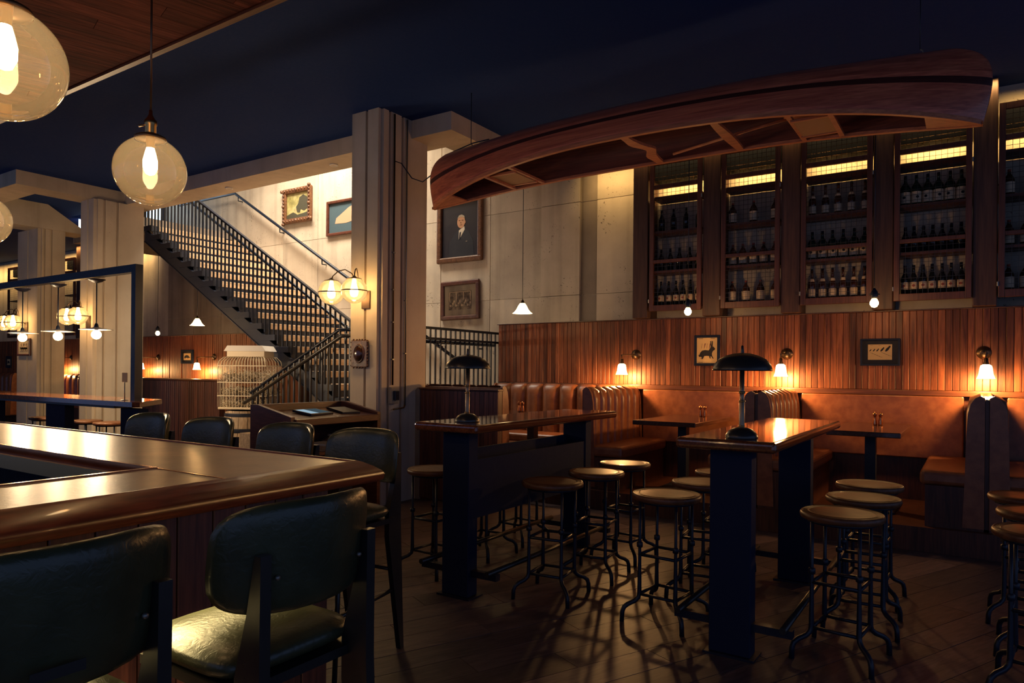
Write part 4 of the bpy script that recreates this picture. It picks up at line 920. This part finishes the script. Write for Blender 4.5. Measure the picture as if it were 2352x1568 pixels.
# ---------------------------------------------------------------- host stand
hs_ = thing('host_stand', 'reddish wood host stand with raised sides below the concrete column', 'podium', (-5.04, 4.41, 0), PI/2)
hx, hy = .53, .27
obj('side', prism(NB(), [(-hy, .0), (hy, 0), (hy, 1.13), (hy-.1, 1.13), (-hy, 1.04)], -hx, -hx+.04, 'yz'), 'host_wood', hs_)
obj('side', prism(NB(), [(-hy, .0), (hy, 0), (hy, 1.13), (hy-.1, 1.13), (-hy, 1.04)], hx-.04, hx, 'yz'), 'host_wood', hs_)
obj('back_board', rbx(NB(), -hx+.04, hx-.04, hy-.04, hy, .05, 1.13, .004), 'host_wood', hs_)
obj('desk', prism(NB(), [(-hy, .985), (hy-.04, 1.04), (hy-.04, 1.07), (-hy, 1.015)], -hx+.04, hx-.04, 'yz'), 'host_wood', hs_)
obj('front_lip', rbx(NB(), -hx+.04, hx-.04, -hy-.02, -hy+.02, .96, 1.02, .006), 'host_wood', hs_)
obj('shelf', bx(NB(), -hx+.04, hx-.04, -hy+.02, hy-.04, .69, .72), 'host_wood', hs_); obj('bottom', bx(NB(), -hx+.04, hx-.04, -hy+.02, hy-.04, .05, .08), 'host_wood', hs_)
tb = thing('tablet', 'tablet with lit screen lying on the host stand', 'tablet', (-5.02, 4.33, 1.045)); tb.rotation_euler = (R(8), 0, PI/2+R(8))
obj('case', rbx(NB(), -.15, .15, -.11, .11, 0, .02, .004), 'black_steel', tb)
obj('screen', bx(NB(), -.13, -.03, -.09, .09, .02, .021), 'screen_glow', tb); obj('screen', bx(NB(), -.028, .13, -.09, .09, .02, .021), 'screen_dim', tb)
fo = thing('menu_folder', 'black folder beside the tablet on the host stand', 'folder', (-5.02, 4.7, 1.045)); fo.rotation_euler = (R(8), 0, PI/2-R(8)); obj('cover', rbx(NB(), -.1, .1, -.13, .13, 0, .02, .003), 'black_steel', fo); obj('spine', bx(NB(), -.104, -.1, -.13, .13, .0, .024), 'gunmetal', fo)
mb = thing('menu_stack', 'stack of pale menus on the lower shelf of the host stand', 'menus', (-4.9, 4.36, .72))
for k in range(4): obj('menu', bx(NB(), -.14+.006*k, .14+.006*k, -.1, .1, .016*k, .016*k+.014), 'tread_wood' if k < 3 else 'white_paint', mb)
sk = thing('tied_sack', 'rounded burlap bundle beside the menus on the host stand', 'sack', (-5.10, 4.62, .72)); _b = sphere(NB(), (0, 0, .06), .09, 16, 10); bmesh.ops.transform(_b, matrix=Matrix.Diagonal((1.1, .8, .65, 1)), verts=_b.verts); obj('bag', _b, 'cane', sk); obj('tie', tube(NB(), [(.03*math.cos(a), .03*math.sin(a), .1) for a in [2*PI*i/10 for i in range(11)]], .008, 6), 'cream_wire', sk)

# ---------------------------------------------------------------- barrel and bird cage
br = thing('barrel', 'pale wood barrel with dark hoops under the bird cage', 'barrel', (-8.22, 5.99, 0))
pr = lambda z: .30+.06*math.sin(PI*z/.88)
for k in range(18):
    b = NB(); a0, a1 = 2*PI*k/18+.008, 2*PI*(k+1)/18-.008; G = []
    for j in range(9):
        z = .88*j/8; r_ = pr(z); G.append([b.verts.new((r_*math.cos(a), r_*math.sin(a), z)) for a in (a0, (a0+a1)/2, a1)]+[b.verts.new(((r_-.02)*math.cos(a), (r_-.02)*math.sin(a), z)) for a in (a1, a0)])
    for a, c in zip(G, G[1:]):
        for i in range(5): b.faces.new((a[i], a[(i+1) % 5], c[(i+1) % 5], c[i]))
    b.faces.new(G[0]); b.faces.new(G[-1][::-1]); obj('stave', b, 'barrel_wood', br)
for z in (.04, .22, .62, .82): obj('hoop', lathe(NB(), [(pr(z)+.002, z-.03), (pr(z)+.006, z), (pr(z)+.002, z+.03)], 36), 'black_steel', br)
obj('head', lathe(NB(), [(0, .87), (.29, .87)], 30), 'black_wood', br)
def text(t, s, size, loc, rot, mat, name='lettering'):
    cv = bpy.data.curves.new('t', 'FONT'); cv.body = s; cv.size = size; cv.extrude = .001; cv.align_x = 'CENTER'
    o = bpy.data.objects.new('t', cv); C.objects.link(o); dg = bpy.context.evaluated_depsgraph_get(); me = bpy.data.meshes.new_from_object(o.evaluated_get(dg)); bpy.data.objects.remove(o)
    me.materials.clear(); me.materials.append(MAT[mat]); q = bpy.data.objects.new(name, me); C.objects.link(q); q.parent = t; q.location = loc; q.rotation_euler = rot; return q
da = math.atan2(-6.07, 8.34)+.15; rr = .372
text(br, 'ON', .15, (rr*math.cos(da), rr*math.sin(da), .40), (PI/2, 0, da+PI/2), 'ink'); text(br, 'ua', .08, (rr*math.cos(da), rr*math.sin(da), .29), (PI/2, 0, da+PI/2), 'ink')
cg = thing('bird_cage', 'cream wire bird cage packed with pale straw on top of the barrel', 'cage', (-8.20, 5.99, .9), R(28))
cw, chh = .33, .58
obj('tray', rbx(NB(), -cw, cw, -.25, .25, 0, .03, .008), 'cream_wire', cg)
b = NB()
for k in range(17):
    x = SL(-cw, cw, k/16)
    for y in (-.25, .25): bx(b, x-.0024, x+.0024, y-.0024, y+.0024, .03, chh)
for k in range(13):
    y = SL(-.25, .25, k/12)
    for x in (-cw, cw): bx(b, x-.0024, x+.0024, y-.0024, y+.0024, .03, chh)
obj('wire_side', b, 'cream_wire', cg)
for z in (.18, .36, chh):
    b = NB()
    for s in (-1, 1): bx(b, -cw-.006, cw+.006, s*.25-.006, s*.25+.006, z-.006, z+.006); bx(b, s*cw-.006, s*cw+.006, -.25, .25, z-.006, z+.006)
    obj('band', b, 'cream_wire', cg)
for k in range(17):
    x = SL(-cw, cw, k/16); e = x/cw*.16
    obj('roof_rib', tube(NB(), [(x, -.25, chh), (x*.96, -.245, chh+.06), (x*.85, -.2, chh+.11), (x*.72, -.15, chh+.12), (x*.72, .15, chh+.12), (x*.85, .2, chh+.11), (x*.96, .245, chh+.06), (x, .25, chh)], .006, 6), 'cream_wire', cg)
b = NB(); bx(b, -.26, .26, -.15, .15, chh+.11, chh+.2); obj('turret', b, 'cream_wire', cg)
obj('turret_roof', prism(NB(), [(-.29, chh+.195), (.29, chh+.195), (.24, chh+.27), (-.24, chh+.27)], -.18, .18, 'xz'), 'white_paint', cg)
for z, h in ((.03, .11), (.18, .10), (.36, .14)):
    b = NB(); random.seed(int(z*100))
    for q in range(700):
        p = Vector((random.uniform(-cw+.03, cw-.03), random.uniform(-.22, .22), z+.01+h*random.random()*(.5+.5*random.random()))); d = Vector((random.uniform(-1, 1), random.uniform(-1, 1), random.uniform(-.5, .7))).normalized()*.045
        tube(b, [p-d*.6, p+d*.6+Vector((0, 0, random.uniform(-.02, .02))), p+d*1.5], .004, 3, False)
    obj('straw', b, 'straw', cg, kind='stuff')
random.seed(11)
for z in (.17, .35): obj('cage_shelf', bx(NB(), -cw+.01, cw-.01, -.24, .24, z, z+.008), 'panel_wood', cg)

# ---------------------------------------------------------------- left side: slatted booth partition, framed bar table
pt = struct('trim_40', bx(NB(), -14.5, -9.95, 6.72, 6.8, 0, 1.235), 'panel_wood', label='slatted wood booth partition with a lit ledge behind the bar chairs', cat='partition')
for k in range(46): x = -9.95-.0605*k; obj('slat', rbx(NB(), x-.0595, x-.001, 6.7, 6.72, .02, 1.23, .003, 1), 'panel_wood', pt)
obj('ledge', rbx(NB(), -14.5, -9.9, 6.66, 6.98, 1.235, 1.262, .006), 'ledge_wood', pt)
ft = thing('bar_table', 'long glossy bar table on black slab legs before the left columns', 'table', (0, 0, 0))
P = [(-12.5, 3.74), (-6.99, 3.74), (-6.92, 3.78), (-7.42, 4.3), (-12.5, 4.3)]
b = prism(NB(), P, 1.05, 1.1); obj('tabletop', b, 'table_wood', ft); obj('under_frame', bx(NB(), -12.4, -7.45, 3.8, 4.22, 1.02, 1.05), 'black_steel', ft)
for x0, x1 in ((-9.14, -8.68), (-7.47, -7.12), (-10.9, -10.5)): obj('leg', bx(NB(), x0, x1, 3.88, 3.98, 0, 1.02), 'black_wood', ft)
fr = thing('lamp_frame', 'black square steel frame standing on the bar table with hanging lamps', 'frame', (0, 0, 0))
FY = 3.95
obj('post', bx(NB(), -7.34, -7.26, FY-.04, FY+.04, 1.1, 2.44), 'black_steel', fr); obj('crossbar', bx(NB(), -12.4, -7.26, FY-.04, FY+.04, 2.44, 2.52), 'black_steel', fr); obj('post', bx(NB(), -12.4, -12.32, FY-.04, FY+.04, 1.1, 2.44), 'black_steel', fr)
for i, x in enumerate((-8.13, -9.02, -9.95)):
    t = thing('disc_pendant', ['disc shade pendant nearest the black frame post', 'middle disc shade pendant under the black frame', 'disc shade pendant farthest from the black frame post'][i], 'lamp', (x, FY, 1.86), 0, 'disc pendants under the black frame')
    obj('canopy', lathe(NB(), [(.09, .56), (.085, .55), (.05, .53), (.02, .52)], 20), 'black_steel', t); obj('cord', tube(NB(), [(0, 0, .06), (0, 0, .53)], .007, 6), 'black_steel', t)
    obj('neck', lathe(NB(), [(.02, .0), (.024, .03), (.018, .06), (.008, .075)], 12), 'black_steel', t)
    obj('shade', lathe(NB(), [(.02, .03), (.06, .018), (.17, .002), (.172, -.002), (.06, .010), (.02, .02)], 36), 'white_paint', t)
    obj('bulb', sphere(NB(), (0, 0, -.055), .05, 18, 12), 'bulb_glow', t); lamp_point((0, 0, -.12), P_DISC, (1, .72, .42), .05, t)
cs = thing('card_holder', 'small card on a wire stand at the end of the bar table', 'card', (-7.47, 3.92, 1.1)); obj('wire', tube(NB(), [(0, 0, 0), (0, 0, .2)], .006, 6), 'steel_grey', cs); obj('card', bx(NB(), -.05, .05, -.003, .003, .19, .29), 'cream_paper', cs); obj('foot', lathe(NB(), [(0, .006), (.035, .006), (.035, 0)], 16), 'steel_grey', cs)
for i, (x, y) in enumerate(((-10.9, 4.62), (-9.85, 4.66), (-9.3, 4.7), (-9.35, 3.55), (-8.2, 3.55), (-8.3, 4.68))): dup(stool, (x, y, 0), .3*i, 'round wood bar stool at the bar table under the black frame, %s' % ('column side' if y > 4 else 'bar side'), 'bar stools at the framed bar table %s' % ('column side' if y > 4 else 'bar side'))
bench('booth_bench', 'far brown leather booth bench seen between the left columns', (-17.2, 7.99, BZ), 0, 2.4, 9, .5)
bench('booth_bench', 'farthest brown leather booth bench at the left columns', (-21.6, 7.99, BZ), 0, 2.4, 9, .5)
